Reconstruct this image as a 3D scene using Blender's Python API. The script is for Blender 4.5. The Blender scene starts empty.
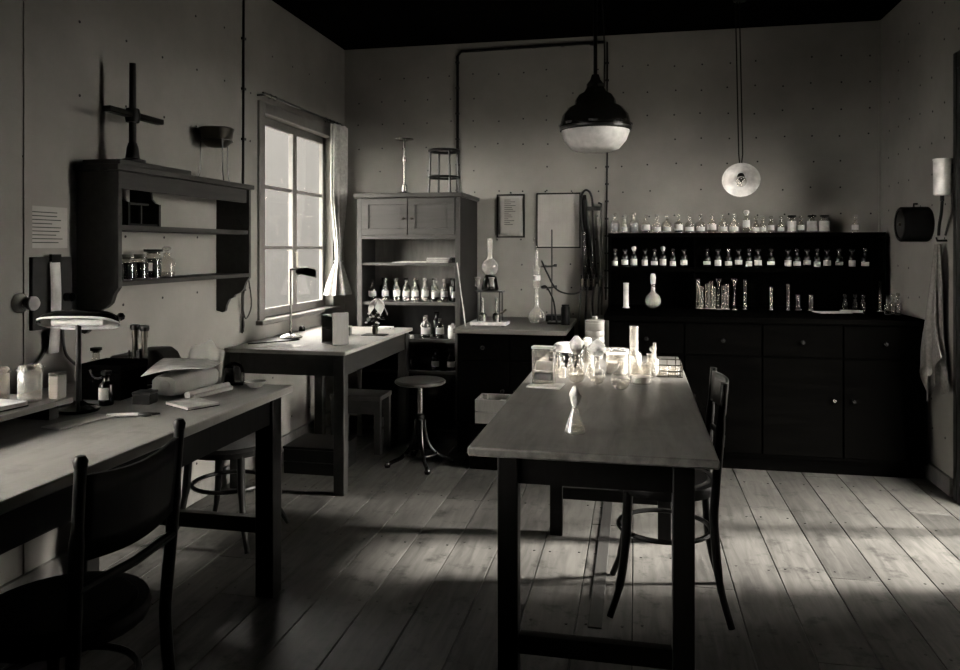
import bpy, bmesh, math, random
from mathutils import Vector, Matrix, noise

R = math.radians
PI = math.pi
rnd = random.Random(7)
scn = bpy.context.scene
COL = scn.collection

# ------------------------------------------------------------------ camera, sky, sun, exposure
YAW = math.atan(155 / 760)
cam_d = bpy.data.cameras.new('camera')
cam = bpy.data.objects.new('camera', cam_d)
COL.objects.link(cam)
cam.location = (0, 0, 1.35)
cam.rotation_euler = (R(90), 0, YAW)
cam_d.sensor_width = 36
cam_d.lens = 760 / 960 * 36
cam_d.shift_y = -87 / 960
cam_d.clip_start = 0.02
scn.camera = cam

world = bpy.data.worlds.new('sky')
scn.world = world
world.use_nodes = True
world.node_tree.nodes['Background'].inputs['Color'].default_value = (1.0, 0.98, 0.94, 1)
world.node_tree.nodes['Background'].inputs['Strength'].default_value = 18.0

sun_d = bpy.data.lights.new('sun', 'SUN')
sun_d.energy = 13.5
sun_d.angle = R(9)
sun_d.color = (1.0, 0.98, 0.94)
sun = bpy.data.objects.new('sun', sun_d)
COL.objects.link(sun)
SUN_EL = R(29)
SUN_DIR = Vector((-math.cos(SUN_EL) * math.cos(R(9)), -math.cos(SUN_EL) * math.sin(R(9)), -math.sin(SUN_EL)))
sun.rotation_euler = SUN_DIR.to_track_quat('-Z', 'Y').to_euler()
sun.location = (8, 4, 5)

scn.view_settings.view_transform = 'Standard'
scn.view_settings.look = 'None'
scn.view_settings.gamma = 1
scn.view_settings.use_curve_mapping = False
scn.view_settings.exposure = 1.62
scn.cycles.max_bounces = 10
scn.cycles.diffuse_bounces = 1
scn.cycles.transparent_max_bounces = 24
scn.cycles.sample_clamp_indirect = 4

# ------------------------------------------------------------------ materials
MATS = {}


ALB = .4          # old print: every surface is fairly dark, the light strong


def g(v, t=1.0):
    v = v * ALB
    return (v, v * (1 - .04 * t), v * (1 - .11 * t), 1)


def base_mat(name):
    m = bpy.data.materials.new(name)
    m.use_nodes = True
    MATS[name] = m
    nt = m.node_tree
    return m, nt, nt.nodes['Principled BSDF']


def plain(name, v, rough=.6, metal=0, tint=1, var=.12, scale=18, bump=0.0, spec=.5):
    m, nt, p = base_mat(name)
    tc = nt.nodes.new('ShaderNodeTexCoord')
    nz = nt.nodes.new('ShaderNodeTexNoise')
    nz.inputs['Scale'].default_value = scale
    nz.inputs['Detail'].default_value = 5
    nt.links.new(tc.outputs['Object'], nz.inputs['Vector'])
    cr = nt.nodes.new('ShaderNodeValToRGB')
    cr.color_ramp.elements[0].position = .3
    cr.color_ramp.elements[1].position = .7
    cr.color_ramp.elements[0].color = g(v * (1 - var), tint)
    cr.color_ramp.elements[1].color = g(min(1, v * (1 + var)), tint)
    nt.links.new(nz.outputs['Fac'], cr.inputs['Fac'])
    nt.links.new(cr.outputs['Color'], p.inputs['Base Color'])
    p.inputs['Roughness'].default_value = rough
    p.inputs['Metallic'].default_value = metal
    p.inputs['Specular IOR Level'].default_value = spec * .6
    if bump:
        b = nt.nodes.new('ShaderNodeBump')
        b.inputs['Strength'].default_value = bump
        b.inputs['Distance'].default_value = .004
        nt.links.new(nz.outputs['Fac'], b.inputs['Height'])
        nt.links.new(b.outputs['Normal'], p.inputs['Normal'])
    return m


def wood(name, v0, v1, rough=.5, axis='Y', scale=6, tint=1, bump=.25, rand=False, stains=0.0, spec=.5):
    m, nt, p = base_mat(name)
    L = nt.links
    tc = nt.nodes.new('ShaderNodeTexCoord')
    mp = nt.nodes.new('ShaderNodeMapping')
    sc = {'X': (.12, 1, 1), 'Y': (1, .12, 1), 'Z': (1, 1, .12)}[axis]
    mp.inputs['Scale'].default_value = sc
    oi = nt.nodes.new('ShaderNodeObjectInfo')
    if rand:
        mul = nt.nodes.new('ShaderNodeMath'); mul.operation = 'MULTIPLY'
        mul.inputs[1].default_value = 37
        L.new(oi.outputs['Random'], mul.inputs[0])
        cx = nt.nodes.new('ShaderNodeCombineXYZ')
        for i in range(3):
            L.new(mul.outputs[0], cx.inputs[i])
        add = nt.nodes.new('ShaderNodeVectorMath'); add.operation = 'ADD'
        L.new(tc.outputs['Object'], add.inputs[0]); L.new(cx.outputs[0], add.inputs[1])
        L.new(add.outputs[0], mp.inputs['Vector'])
    else:
        L.new(tc.outputs['Object'], mp.inputs['Vector'])
    n1 = nt.nodes.new('ShaderNodeTexNoise')
    n1.inputs['Scale'].default_value = scale * 7
    n1.inputs['Detail'].default_value = 8
    n1.inputs['Distortion'].default_value = .6
    L.new(mp.outputs[0], n1.inputs['Vector'])
    n2 = nt.nodes.new('ShaderNodeTexNoise')
    n2.inputs['Scale'].default_value = 2.2
    n2.inputs['Detail'].default_value = 4
    L.new(tc.outputs['Object'], n2.inputs['Vector'])
    mix = nt.nodes.new('ShaderNodeMix'); mix.data_type = 'FLOAT'
    mix.inputs[0].default_value = .4
    L.new(n1.outputs['Fac'], mix.inputs[2]); L.new(n2.outputs['Fac'], mix.inputs[3])
    last = mix.outputs[0]
    if rand:
        sub = nt.nodes.new('ShaderNodeMath'); sub.operation = 'MULTIPLY_ADD'
        sub.inputs[1].default_value = .16; sub.inputs[2].default_value = -.08
        L.new(oi.outputs['Random'], sub.inputs[0])
        ad = nt.nodes.new('ShaderNodeMath'); ad.operation = 'ADD'
        L.new(last, ad.inputs[0]); L.new(sub.outputs[0], ad.inputs[1])
        last = ad.outputs[0]
    cr = nt.nodes.new('ShaderNodeValToRGB')
    cr.color_ramp.elements[0].position = .32
    cr.color_ramp.elements[1].position = .68
    cr.color_ramp.elements[0].color = g(v0, tint)
    cr.color_ramp.elements[1].color = g(v1, tint)
    L.new(last, cr.inputs['Fac'])
    colout = cr.outputs['Color']
    if stains:
        n3 = nt.nodes.new('ShaderNodeTexNoise')
        n3.inputs['Scale'].default_value = 9
        n3.inputs['Detail'].default_value = 6
        n3.inputs['Roughness'].default_value = .7
        geo = nt.nodes.new('ShaderNodeNewGeometry')
        L.new(geo.outputs['Position'], n3.inputs['Vector'])
        c3 = nt.nodes.new('ShaderNodeValToRGB')
        c3.color_ramp.elements[0].position = .33
        c3.color_ramp.elements[1].position = .46
        c3.color_ramp.elements[0].color = (1 - stains,) * 3 + (1,)
        c3.color_ramp.elements[1].color = (1, 1, 1, 1)
        L.new(n3.outputs['Fac'], c3.inputs['Fac'])
        mm = nt.nodes.new('ShaderNodeMix'); mm.data_type = 'RGBA'; mm.blend_type = 'MULTIPLY'
        mm.inputs[0].default_value = 1
        L.new(colout, mm.inputs[6]); L.new(c3.outputs['Color'], mm.inputs[7])
        colout = mm.outputs[2]
    L.new(colout, p.inputs['Base Color'])
    p.inputs['Roughness'].default_value = rough
    p.inputs['Specular IOR Level'].default_value = spec * .6
    b = nt.nodes.new('ShaderNodeBump')
    b.inputs['Strength'].default_value = bump
    b.inputs['Distance'].default_value = .002
    L.new(n1.outputs['Fac'], b.inputs['Height'])
    L.new(b.outputs['Normal'], p.inputs['Normal'])
    return m


def plaster(name, v):
    m, nt, p = base_mat(name)
    L = nt.links
    geo = nt.nodes.new('ShaderNodeNewGeometry')
    n1 = nt.nodes.new('ShaderNodeTexNoise'); n1.inputs['Scale'].default_value = 1.6
    n1.inputs['Detail'].default_value = 7; n1.inputs['Roughness'].default_value = .62
    n2 = nt.nodes.new('ShaderNodeTexNoise'); n2.inputs['Scale'].default_value = 60
    n2.inputs['Detail'].default_value = 3
    L.new(geo.outputs['Position'], n1.inputs['Vector']); L.new(geo.outputs['Position'], n2.inputs['Vector'])
    cr = nt.nodes.new('ShaderNodeValToRGB')
    cr.color_ramp.elements[0].position = .3; cr.color_ramp.elements[1].position = .68
    cr.color_ramp.elements[0].color = g(v * .82, 1.1); cr.color_ramp.elements[1].color = g(v * 1.1, 1.1)
    L.new(n1.outputs['Fac'], cr.inputs['Fac'])
    L.new(cr.outputs['Color'], p.inputs['Base Color'])
    p.inputs['Roughness'].default_value = .85
    p.inputs['Specular IOR Level'].default_value = .2
    b = nt.nodes.new('ShaderNodeBump'); b.inputs['Strength'].default_value = .12; b.inputs['Distance'].default_value = .003
    L.new(n2.outputs['Fac'], b.inputs['Height']); L.new(b.outputs['Normal'], p.inputs['Normal'])
    return m


def glassy(name, tint=.96, haze=.06, refl=1.0, ior=1.6):
    """thin-walled glass: clear transmission, fresnel reflection, white scatter added as sunlit haze and bright edges"""
    m = bpy.data.materials.new(name); m.use_nodes = True; MATS[name] = m
    nt = m.node_tree; nt.nodes.clear(); L = nt.links
    out = nt.nodes.new('ShaderNodeOutputMaterial')
    tr = nt.nodes.new('ShaderNodeBsdfTransparent'); tr.inputs[0].default_value = (tint, tint * .985, tint * .96, 1)
    gl = nt.nodes.new('ShaderNodeBsdfGlossy'); gl.inputs['Roughness'].default_value = .04
    gl.inputs['Color'].default_value = (refl, refl, refl, 1)
    df = nt.nodes.new('ShaderNodeBsdfDiffuse'); df.inputs['Color'].default_value = (.8, .785, .75, 1)
    fr = nt.nodes.new('ShaderNodeFresnel'); fr.inputs['IOR'].default_value = ior
    nz = nt.nodes.new('ShaderNodeTexNoise'); nz.inputs['Scale'].default_value = 40
    mr = nt.nodes.new('ShaderNodeMapRange')
    mr.inputs['To Min'].default_value = haze * .6; mr.inputs['To Max'].default_value = haze * 1.4
    L.new(nz.outputs['Fac'], mr.inputs['Value'])
    m1 = nt.nodes.new('ShaderNodeMixShader'); m2 = nt.nodes.new('ShaderNodeMixShader')
    lw = nt.nodes.new('ShaderNodeLayerWeight'); lw.inputs['Blend'].default_value = .5
    pw = nt.nodes.new('ShaderNodeMath'); pw.operation = 'POWER'; pw.inputs[1].default_value = 3.0
    L.new(lw.outputs['Facing'], pw.inputs[0])
    ma = nt.nodes.new('ShaderNodeMath'); ma.operation = 'MULTIPLY_ADD'; ma.inputs[1].default_value = haze * 4  # whitens the rims by view angle, a painted edge highlight
    ma.use_clamp = True
    L.new(pw.outputs[0], ma.inputs[0]); L.new(mr.outputs[0], ma.inputs[2])
    L.new(ma.outputs[0], m1.inputs[0]); L.new(tr.outputs[0], m1.inputs[1]); L.new(df.outputs[0], m1.inputs[2])
    # front faces reflect by fresnel; the rear face of the thin wall adds nothing more
    ge = nt.nodes.new('ShaderNodeNewGeometry')
    iv = nt.nodes.new('ShaderNodeMath'); iv.operation = 'SUBTRACT'; iv.inputs[0].default_value = 1.0
    L.new(ge.outputs['Backfacing'], iv.inputs[1])
    fm = nt.nodes.new('ShaderNodeMath'); fm.operation = 'MULTIPLY'
    L.new(fr.outputs[0], fm.inputs[0]); L.new(iv.outputs[0], fm.inputs[1])
    L.new(fm.outputs[0], m2.inputs[0]); L.new(m1.outputs[0], m2.inputs[1]); L.new(gl.outputs[0], m2.inputs[2])
    L.new(m2.outputs[0], out.inputs[0])
    return m


def frosted(name, v):
    m = bpy.data.materials.new(name); m.use_nodes = True; MATS[name] = m
    nt = m.node_tree; nt.nodes.clear(); L = nt.links
    out = nt.nodes.new('ShaderNodeOutputMaterial')
    nz = nt.nodes.new('ShaderNodeTexNoise'); nz.inputs['Scale'].default_value = 3; nz.inputs['Detail'].default_value = 5
    geo = nt.nodes.new('ShaderNodeNewGeometry'); L.new(geo.outputs['Position'], nz.inputs['Vector'])
    cr = nt.nodes.new('ShaderNodeValToRGB')
    cr.color_ramp.elements[0].color = g(v * .9, .4); cr.color_ramp.elements[1].color = g(v * 1.1, .4)
    L.new(nz.outputs['Fac'], cr.inputs['Fac'])
    tl = nt.nodes.new('ShaderNodeBsdfTranslucent'); L.new(cr.outputs['Color'], tl.inputs['Color'])
    gl = nt.nodes.new('ShaderNodeBsdfGlossy'); gl.inputs['Roughness'].default_value = .25
    fr = nt.nodes.new('ShaderNodeFresnel'); fr.inputs['IOR'].default_value = 1.4
    mx = nt.nodes.new('ShaderNodeMixShader')
    L.new(fr.outputs[0], mx.inputs[0]); L.new(tl.outputs[0], mx.inputs[1]); L.new(gl.outputs[0], mx.inputs[2])
    L.new(mx.outputs[0], out.inputs[0])
    return m


plaster('wall', .62)
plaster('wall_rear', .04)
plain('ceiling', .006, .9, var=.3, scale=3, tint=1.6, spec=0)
wood('plank', .06, .2, .5, 'Y', 5, rand=True, stains=.7, bump=.5, spec=.3)
plain('subfloor', .01, .9)
wood('strip', .03, .06, .6, 'Y', 5)
wood('ebony', .006, .014, .4, 'Z', 5, spec=.2)  # dark wood taken near black so its colour holds the deep shadows
wood('shadow_wood_y', .006, .014, .4, 'Y', 5, spec=.2)
wood('shadow_wood_x', .006, .014, .4, 'X', 5, spec=.2)
wood('black_bench', .0015, .0035, .8, 'X', 5, spec=0)  # bench colour cut almost to nothing, deep shadow included
wood('dark_wood', .022, .05, .5, 'Y', 5)
wood('shelf_wood', .05, .10, .6, 'Y', 5)
wood('cab_wood', .10, .19, .55, 'Z', 5)
wood('cab_wood_x', .11, .2, .55, 'X', 5)
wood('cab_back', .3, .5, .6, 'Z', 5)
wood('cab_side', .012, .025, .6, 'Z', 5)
wood('bench_top', .56, .72, .5, 'Y', 4, stains=.2)
wood('table_top', .1, .42, .32, 'Y', 5, stains=.35, bump=.3, spec=.8)
wood('table_edge', .1, .2, .6, 'X', 6)
wood('win_table_top', .56, .72, .45, 'Y', 4, stains=.15)
wood('mid_top', .16, .3, .5, 'X', 5)
wood('pale_wood', .28, .42, .55, 'Z', 6)
plain('paint_frame', .42, .5, var=.08)
plain('paint_base', .34, .6, var=.2)
plain('lit_panel', .55, .6)
plain('paper', 1.75, .8, var=.05, tint=.7)
plain('paper_aged', .95, .85, var=.12, scale=7)
plain('paper_print', .8, .85, var=.12, scale=7)
plain('ink', .07, .8)
plain('label', 1.5, .8, var=.1, tint=.7)
plain('cotton', 2.1, .95, var=.05, bump=.8, scale=60, tint=.6)
plain('cloth_white', 1.5, .9, var=.06, bump=.2, scale=40, tint=.7)
plain('towel', .4, .9, var=.2, bump=.4, scale=60, tint=1.2)
plain('wrap', .7, .75, var=.15, bump=.3, scale=9)
plain('black_metal', .008, .3, spec=.5)
plain('black_enamel', .006, .16, spec=.6)
plain('dull_black', .006, .6, spec=.2)
plain('brass', .22, .35, metal=1, tint=2.2)
plain('steel', .5, .25, metal=1)
plain('chrome', .7, .2, metal=1)
plain('copper', .10, .4, metal=.6, tint=2.5, var=.5)
plain('tin', .42, .5, metal=.2)
plain('enamel_white', 1.8, .25, var=.03, tint=.5)
plain('porcelain', 1.8, .25, var=.03, tint=.5)
plain('rubber', .012, .55, spec=.3)
plain('cord', .02, .8, spec=.2)
plain('cable', .10, .7)
plain('brown_glass', .012, .12, spec=.7)
plain('liquid_dark', .012, .2)
plain('specimen', .03, .6, var=.5, scale=30)
plain('cork', .2, .8, bump=.4, scale=50, tint=1.6)
plain('nail', .03, .6)
plain('gray_book', .2, .7)
plain('leaf', .07, .6, var=.4)
plain('petal', 1.6, .8, var=.05, tint=.5)
plain('stool_seat', .11, .35, var=.2, scale=10)
plain('ground', .1, .9)
plain('light_block_grey', .027, .9, var=.06, scale=.6, tint=.5)  # grey of the added slabs outside
plain('bulb_cap', .1, .4, metal=.8)
glassy('glass', .96, .05)
glassy('glass_bright', .95, .11)  # whiter copy of the glass, sunlit haze put into its colour
glassy('pane', .97, .004, .6, 1.3)
glassy('liquid', .9, .10)  # milkiness stands in for sunlight in the flasks
glassy('bulb_glass', .95, .1)
frosted('frosted', .29)
frosted('opal', .0)
plain('opal_glass', 1.7, .3, var=.04, tint=.5)


# ------------------------------------------------------------------ mesh helpers
class MB:
    def __init__(s):
        s.v = []; s.f = []

    def _add(s, vs, fs):
        o = len(s.v)
        s.v += [tuple(v) for v in vs]
        s.f += [tuple(i + o for i in f) for f in fs]
        return s

    def box(s, x0, x1, y0, y1, z0, z1):
        vs = [(x, y, z) for z in (z0, z1) for y in (y0, y1) for x in (x0, x1)]
        return s._add(vs, [(0, 2, 3, 1), (4, 5, 7, 6), (0, 1, 5, 4), (2, 6, 7, 3), (0, 4, 6, 2), (1, 3, 7, 5)])

    def obox(s, c, size, rot):
        m = Matrix.Translation(c) @ rot.to_4x4()
        a, b, h = [q / 2 for q in size]
        vs = [m @ Vector((x, y, z)) for z in (-h, h) for y in (-b, b) for x in (-a, a)]
        return s._add(vs, [(0, 2, 3, 1), (4, 5, 7, 6), (0, 1, 5, 4), (2, 6, 7, 3), (0, 4, 6, 2), (1, 3, 7, 5)])

    def lathe(s, prof, n=24, c=(0, 0, 0), mtx=None, sy=1.0):
        vs = []; rings = []
        for r, z in prof:
            if r < 1e-6:
                rings.append([len(vs)]); vs.append((0, 0, z))
            else:
                rings.append(list(range(len(vs), len(vs) + n)))
                vs += [(r * math.cos(2 * PI * k / n), sy * r * math.sin(2 * PI * k / n), z) for k in range(n)]
        fs = []
        for A, B in zip(rings, rings[1:]):
            for k in range(n):
                k2 = (k + 1) % n
                if len(A) == 1 and len(B) == 1: continue
                if len(A) == 1: fs.append((A[0], B[k2], B[k]))
                elif len(B) == 1: fs.append((A[k], A[k2], B[0]))
                else: fs.append((A[k], A[k2], B[k2], B[k]))
        if mtx is not None: vs = [mtx @ Vector(v) for v in vs]
        vs = [(v[0] + c[0], v[1] + c[1], v[2] + c[2]) for v in vs]
        return s._add(vs, fs)

    def cyl(s, r, z0, z1, n=16, c=(0, 0, 0)):
        return s.lathe([(0, z0), (r, z0), (r, z1), (0, z1)], n, c)

    def tube(s, pts, r, n=8, caps=True, closed=False):
        pts = [Vector(p) for p in pts]
        rr = r if isinstance(r, (list, tuple)) else [r] * len(pts)
        N = len(pts)
        tang = []
        for i in range(N):
            a = pts[i - 1] if (i > 0 or closed) else pts[i]
            b = pts[(i + 1) % N] if (i < N - 1 or closed) else pts[i]
            tang.append((b - a).normalized())
        up = Vector((0, 0, 1)) if abs(tang[0].z) < .9 else Vector((1, 0, 0))
        nrm = (up - tang[0] * up.dot(tang[0])).normalized()
        vs = []
        for i in range(N):
            t = tang[i]
            nrm = (nrm - t * nrm.dot(t)).normalized()
            bn = t.cross(nrm)
            vs += [pts[i] + (nrm * math.cos(2 * PI * k / n) + bn * math.sin(2 * PI * k / n)) * rr[i] for k in range(n)]
        fs = []
        for i in range(N if closed else N - 1):
            j = (i + 1) % N
            for k in range(n):
                k2 = (k + 1) % n
                fs.append((i * n + k, i * n + k2, j * n + k2, j * n + k))
        if caps and not closed:
            fs.append(tuple(range(n - 1, -1, -1))); fs.append(tuple((N - 1) * n + k for k in range(n)))
        return s._add(vs, fs)

    def prism(s, poly, axis, a0, a1):
        """poly: list of 2-D points in the plane across axis ('X': (y,z), 'Y': (x,z), 'Z': (x,y))"""
        n = len(poly)
        def mk(p, a):
            return {'X': (a, p[0], p[1]), 'Y': (p[0], a, p[1]), 'Z': (p[0], p[1], a)}[axis]
        vs = [mk(p, a0) for p in poly] + [mk(p, a1) for p in poly]
        fs = [tuple(range(n - 1, -1, -1)), tuple(range(n, 2 * n))]
        fs += [(i, (i + 1) % n, n + (i + 1) % n, n + i) for i in range(n)]
        return s._add(vs, fs)

    def grid(s, fn, nu, nv):
        vs = [fn(i / nu, j / nv) for j in range(nv + 1) for i in range(nu + 1)]
        fs = [(j * (nu + 1) + i, j * (nu + 1) + i + 1, (j + 1) * (nu + 1) + i + 1, (j + 1) * (nu + 1) + i)
              for j in range(nv) for i in range(nu)]
        return s._add(vs, fs)

    def mesh(s, name, mat, smooth=True):
        me = bpy.data.meshes.new(name)
        me.from_pydata(s.v, [], s.f)
        bm = bmesh.new(); bm.from_mesh(me)
        bmesh.ops.recalc_face_normals(bm, faces=bm.faces)
        bm.to_mesh(me); bm.free()
        if smooth:
            me.polygons.foreach_set('use_smooth', [True] * len(me.polygons))
            me.set_sharp_from_angle(angle=R(38))
        me.materials.append(MATS[mat])
        return me

    def build(s, name, mat, parent=None, loc=(0, 0, 0), rz=0, bevel=0, solid=0):
        o = bpy.data.objects.new(name, s.mesh(name, mat))
        COL.objects.link(o)
        o.location = loc; o.rotation_euler = (0, 0, rz)
        if parent is not None: o.parent = parent
        if solid:
            md = o.modifiers.new('thickness', 'SOLIDIFY'); md.thickness = solid; md.offset = 0
        if bevel:
            md = o.modifiers.new('edge', 'BEVEL'); md.width = bevel; md.segments = 2; md.limit_method = 'ANGLE'
        return o


CACHE = {}


def shared(key, make, name, mat, parent, loc=(0, 0, 0), rz=0):
    """a mesh object whose mesh data is shared by every alike piece"""
    k = (key, mat)
    if k not in CACHE:
        CACHE[k] = make().mesh(name, mat)
    o = bpy.data.objects.new(name, CACHE[k])
    COL.objects.link(o); o.location = loc; o.rotation_euler = (0, 0, rz)
    if parent is not None: o.parent = parent
    return o


def tag(o, label, cat, group=None):
    o['label'] = label; o['category'] = cat
    if group: o['group'] = group
    return o


def struct(o):
    o['kind'] = 'structure'
    return o


def thing(name, label, cat, loc, rz=0, group=None):
    o = bpy.data.objects.new(name, None)
    COL.objects.link(o); o.location = loc; o.rotation_euler = (0, 0, rz)
    o.empty_display_size = .05
    return tag(o, label, cat, group)


def arc(c, r, a0, a1, n, plane='XZ'):
    out = []
    for i in range(n + 1):
        a = R(a0 + (a1 - a0) * i / n)
        u, v = r * math.cos(a), r * math.sin(a)
        out.append({'XZ': (c[0] + u, c[1], c[2] + v), 'YZ': (c[0], c[1] + u, c[2] + v), 'XY': (c[0] + u, c[1] + v, c[2])}[plane])
    return out


def spline(pts, k=6):
    P = [Vector(p) for p in pts]
    P = [P[0] * 2 - P[1]] + P + [P[-1] * 2 - P[-2]]
    out = []
    for i in range(1, len(P) - 2):
        for j in range(k):
            t = j / k
            a, b, c, d = P[i - 1], P[i], P[i + 1], P[i + 2]
            out.append(.5 * ((2 * b) + (c - a) * t + (2 * a - 5 * b + 4 * c - d) * t * t + (3 * b - a - 3 * c + d) * t ** 3))
    out.append(P[-2])
    return out


# ------------------------------------------------------------------ the room
XL, XR, YB, YF, ZC = -2.3, 1.69, 5.8, -1.3, 2.95
TH = .2

sub = struct(MB().box(XL - .1, XR + .1, YF - .1, YB + .1, -.08, -.022).build('floor', 'subfloor'))
PW = .198
x = .98 - PW * 17
edge = []
while x < XR + .2:
    edge.append(x); x += PW
for a in edge:
    x0, x1 = max(a + .0022, XL), min(a + PW - .0022, XR)
    if x1 - x0 < .03: continue
    y = YF
    while y < YB:
        ln = rnd.choice((2.3, 2.9, 3.4, 4.1))
        if y == YF: ln = rnd.uniform(.8, 3.8)
        y1 = min(y + ln, YB)
        if YB - y1 < .5: y1 = YB
        dz = rnd.uniform(-.0016, 0)
        MB().box(x0 - (x0 + x1) / 2, x1 - (x0 + x1) / 2, -(y1 - y) / 2 + .0015, (y1 - y) / 2 - .0015, -.0218, 0).build(
            'plank', 'plank', sub, ((x0 + x1) / 2, (y + y1) / 2, dz), bevel=.0018)
        y = y1
# nail heads in the boards
nb = MB()
for a in edge:
    for yy in [.9 + .62 * k for k in range(8)]:
        for q in (.035, PW - .035):
            if XL < a + q < XR:
                nb.lathe([(0.0055, -.002), (.0055, .0006), (0, .0008)], 7, (a + q, yy + rnd.uniform(-.03, .03), 0))
o = nb.build('nail_heads', 'nail', sub); o['kind'] = 'stuff'

WIN = (4.42, 5.52, .90, 2.20)          # visible window opening: y0 y1 z0 z1
WIN2 = (.40, 1.90, .90, 2.25)          # second window further along the same wall
DOOR = (3.30, 4.45, 0.0, 2.30)         # glazed door in the right wall


def wall_x(name, x0, x1, openings, mat):
    mb = MB()
    ys = YF - TH
    for (a, b, c, d) in sorted(openings):
        mb.box(x0, x1, ys, a, -.08, ZC)
        if c > 0: mb.box(x0, x1, a, b, -.08, c)
        mb.box(x0, x1, a, b, d, ZC)
        ys = b
    mb.box(x0, x1, ys, YB + TH, -.08, ZC)
    return struct(mb.build(name, mat))


wl = wall_x('wall_left', XL - .08, XL, [WIN, WIN2], 'wall')
wr = wall_x('wall_right', XR, XR + TH, [DOOR], 'wall')
wb = struct(MB().box(XL, XR, YB, YB + TH, -.08, ZC).build('wall_back', 'wall'))
struct(MB().box(XL, XR, YF - TH, YF, -.08, ZC).build('wall_front', 'wall_rear'))
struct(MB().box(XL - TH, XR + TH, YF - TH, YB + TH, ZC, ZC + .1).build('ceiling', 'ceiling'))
struct(MB().box(-40, 40, -40, 45, -.4, -.30).build('ground', 'ground'))
# added grey slab outside: tones the window view and blocks low sky
struct(MB().box(-13, -3.0, 13, 15, -.3, 6.0).build('backdrop_block', 'light_block_grey'))
struct(MB().box(XL - TH - 1.4, XL - .1, YF - TH - 1, 2.7, 2.30, 2.38).build('light_block_roof', 'wall_rear'))  # added unseen overhang, keeps high sky light off the floor
struct(MB().box(-13.5, -12, .4, 13, -.3, 5.2).build('light_block_side', 'light_block_grey'))  # added slab opposite the window, blocks low sky light
struct(MB().box(XL - TH - .9, XL - .1, 2.72, YB + TH, 2.40, 2.48).build('light_block_roof_far', 'wall_rear'))  # added overhang above the visible window, trims its sky light
# added unseen wall outside the glazed door, blocks slanting sky light
struct(MB().box(XR + TH, XR + TH + 2.2, DOOR[1] + .05, DOOR[1] + .24, -.3, 6.0).build('light_block_door', 'wall_rear'))

# nail heads of the fibreboard lining
def dots(parent, fn, us, vs, skip):
    mb = MB()
    for i, u in enumerate(us):
        for j, v in enumerate(vs):
            uu, vv = u + rnd.uniform(-.012, .012), v + rnd.uniform(-.012, .012)
            if rnd.random() < .12 or skip(uu, vv): continue
            c, m = fn(uu, vv)
            mb.lathe([(.0068, 0), (.006, .0016), (0, .002)], 7, c, m)
    o = mb.build('nail_heads', 'nail', parent); o['kind'] = 'stuff'


def fr(a, n, d):
    return [a + d * k for k in range(n)]


dots(wb, lambda u, v: ((u, YB, v), Matrix.Rotation(R(90), 4, 'X')), fr(XL + .12, 21, .19), fr(.3, 14, .185), lambda u, v: False)
dots(wl, lambda u, v: ((XL, u, v), Matrix.Rotation(R(90), 4, 'Y')), fr(.2, 19, .29), fr(.2, 9, .3),
     lambda u, v: (WIN[0] - .1 < u < WIN[1] + .1 and WIN[2] - .1 < v < WIN[3] + .1) or (WIN2[0] - .1 < u < WIN2[1] + .1 and WIN2[2] - .1 < v < WIN2[3] + .1))
dots(wr, lambda u, v: ((XR, u, v), Matrix.Rotation(R(-90), 4, 'Y')), fr(.1, 31, .19), fr(.3, 14, .185),
     lambda u, v: DOOR[0] - .12 < u < DOOR[1] + .12 and v < DOOR[3] + .12)

struct(MB().box(XL, XL + .018, YF, YB, 0, .10).build('baseboard_left', 'paint_base', bevel=.004))
struct(MB().box(XR - .018, XR, DOOR[1] + .1, YB, 0, .10).build('baseboard_right', 'paint_base', bevel=.004))
struct(MB().box(XL + .02, XR - .02, YB - .018, YB, 0, .10).build('baseboard_back', 'paint_base', bevel=.004))
struct(MB().box(XL, XL + .006, 2.505, 2.545, .1, ZC).build('trim_1', 'wall'))
struct(MB().box(XR - .012, XR, YB - .012, YB, .1, ZC).build('trim_2', 'wall'))


def window_x(name, W, x, cols, rows, panemat, parent=None, out=-1):
    y0, y1, z0, z1 = W
    F = .055
    mb = MB()
    mb.box(x - .03, x, y0, y0 + F, z0, z1).box(x - .03, x, y1 - F, y1, z0, z1)
    mb.box(x - .03, x, y0 + F, y1 - F, z0, z0 + F).box(x - .03, x, y0 + F, y1 - F, z1 - F, z1)
    root = struct(mb.build(name, 'paint_frame', bevel=.003))
    iy0, iy1, iz0, iz1 = y0 + F, y1 - F, z0 + F, z1 - F
    cw = (iy1 - iy0) / cols; rh = (iz1 - iz0) / rows
    for c in range(1, cols):
        MB().box(x - .03, x + .006, iy0 + cw * c - .032, iy0 + cw * c + .032, iz0, iz1).build('mullion', 'paint_frame', root, bevel=.004)
    for c in range(cols):
        for r in range(1, rows):
            MB().box(x - .03, x - .004, iy0 + cw * c + (.032 if c else 0), iy0 + cw * (c + 1) - (.032 if c < cols - 1 else 0),
                     iz0 + rh * r - .011, iz0 + rh * r + .011).build('glazing_bar', 'paint_frame', root)
        for r in range(rows):
            MB().box(x - .022, x - .018, iy0 + cw * c, iy0 + cw * (c + 1), iz0 + rh * r, iz0 + rh * (r + 1)).build('pane', panemat, root)
    return root


w1 = window_x('window_1', WIN, XL - .045, 2, 3, 'pane')
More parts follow.
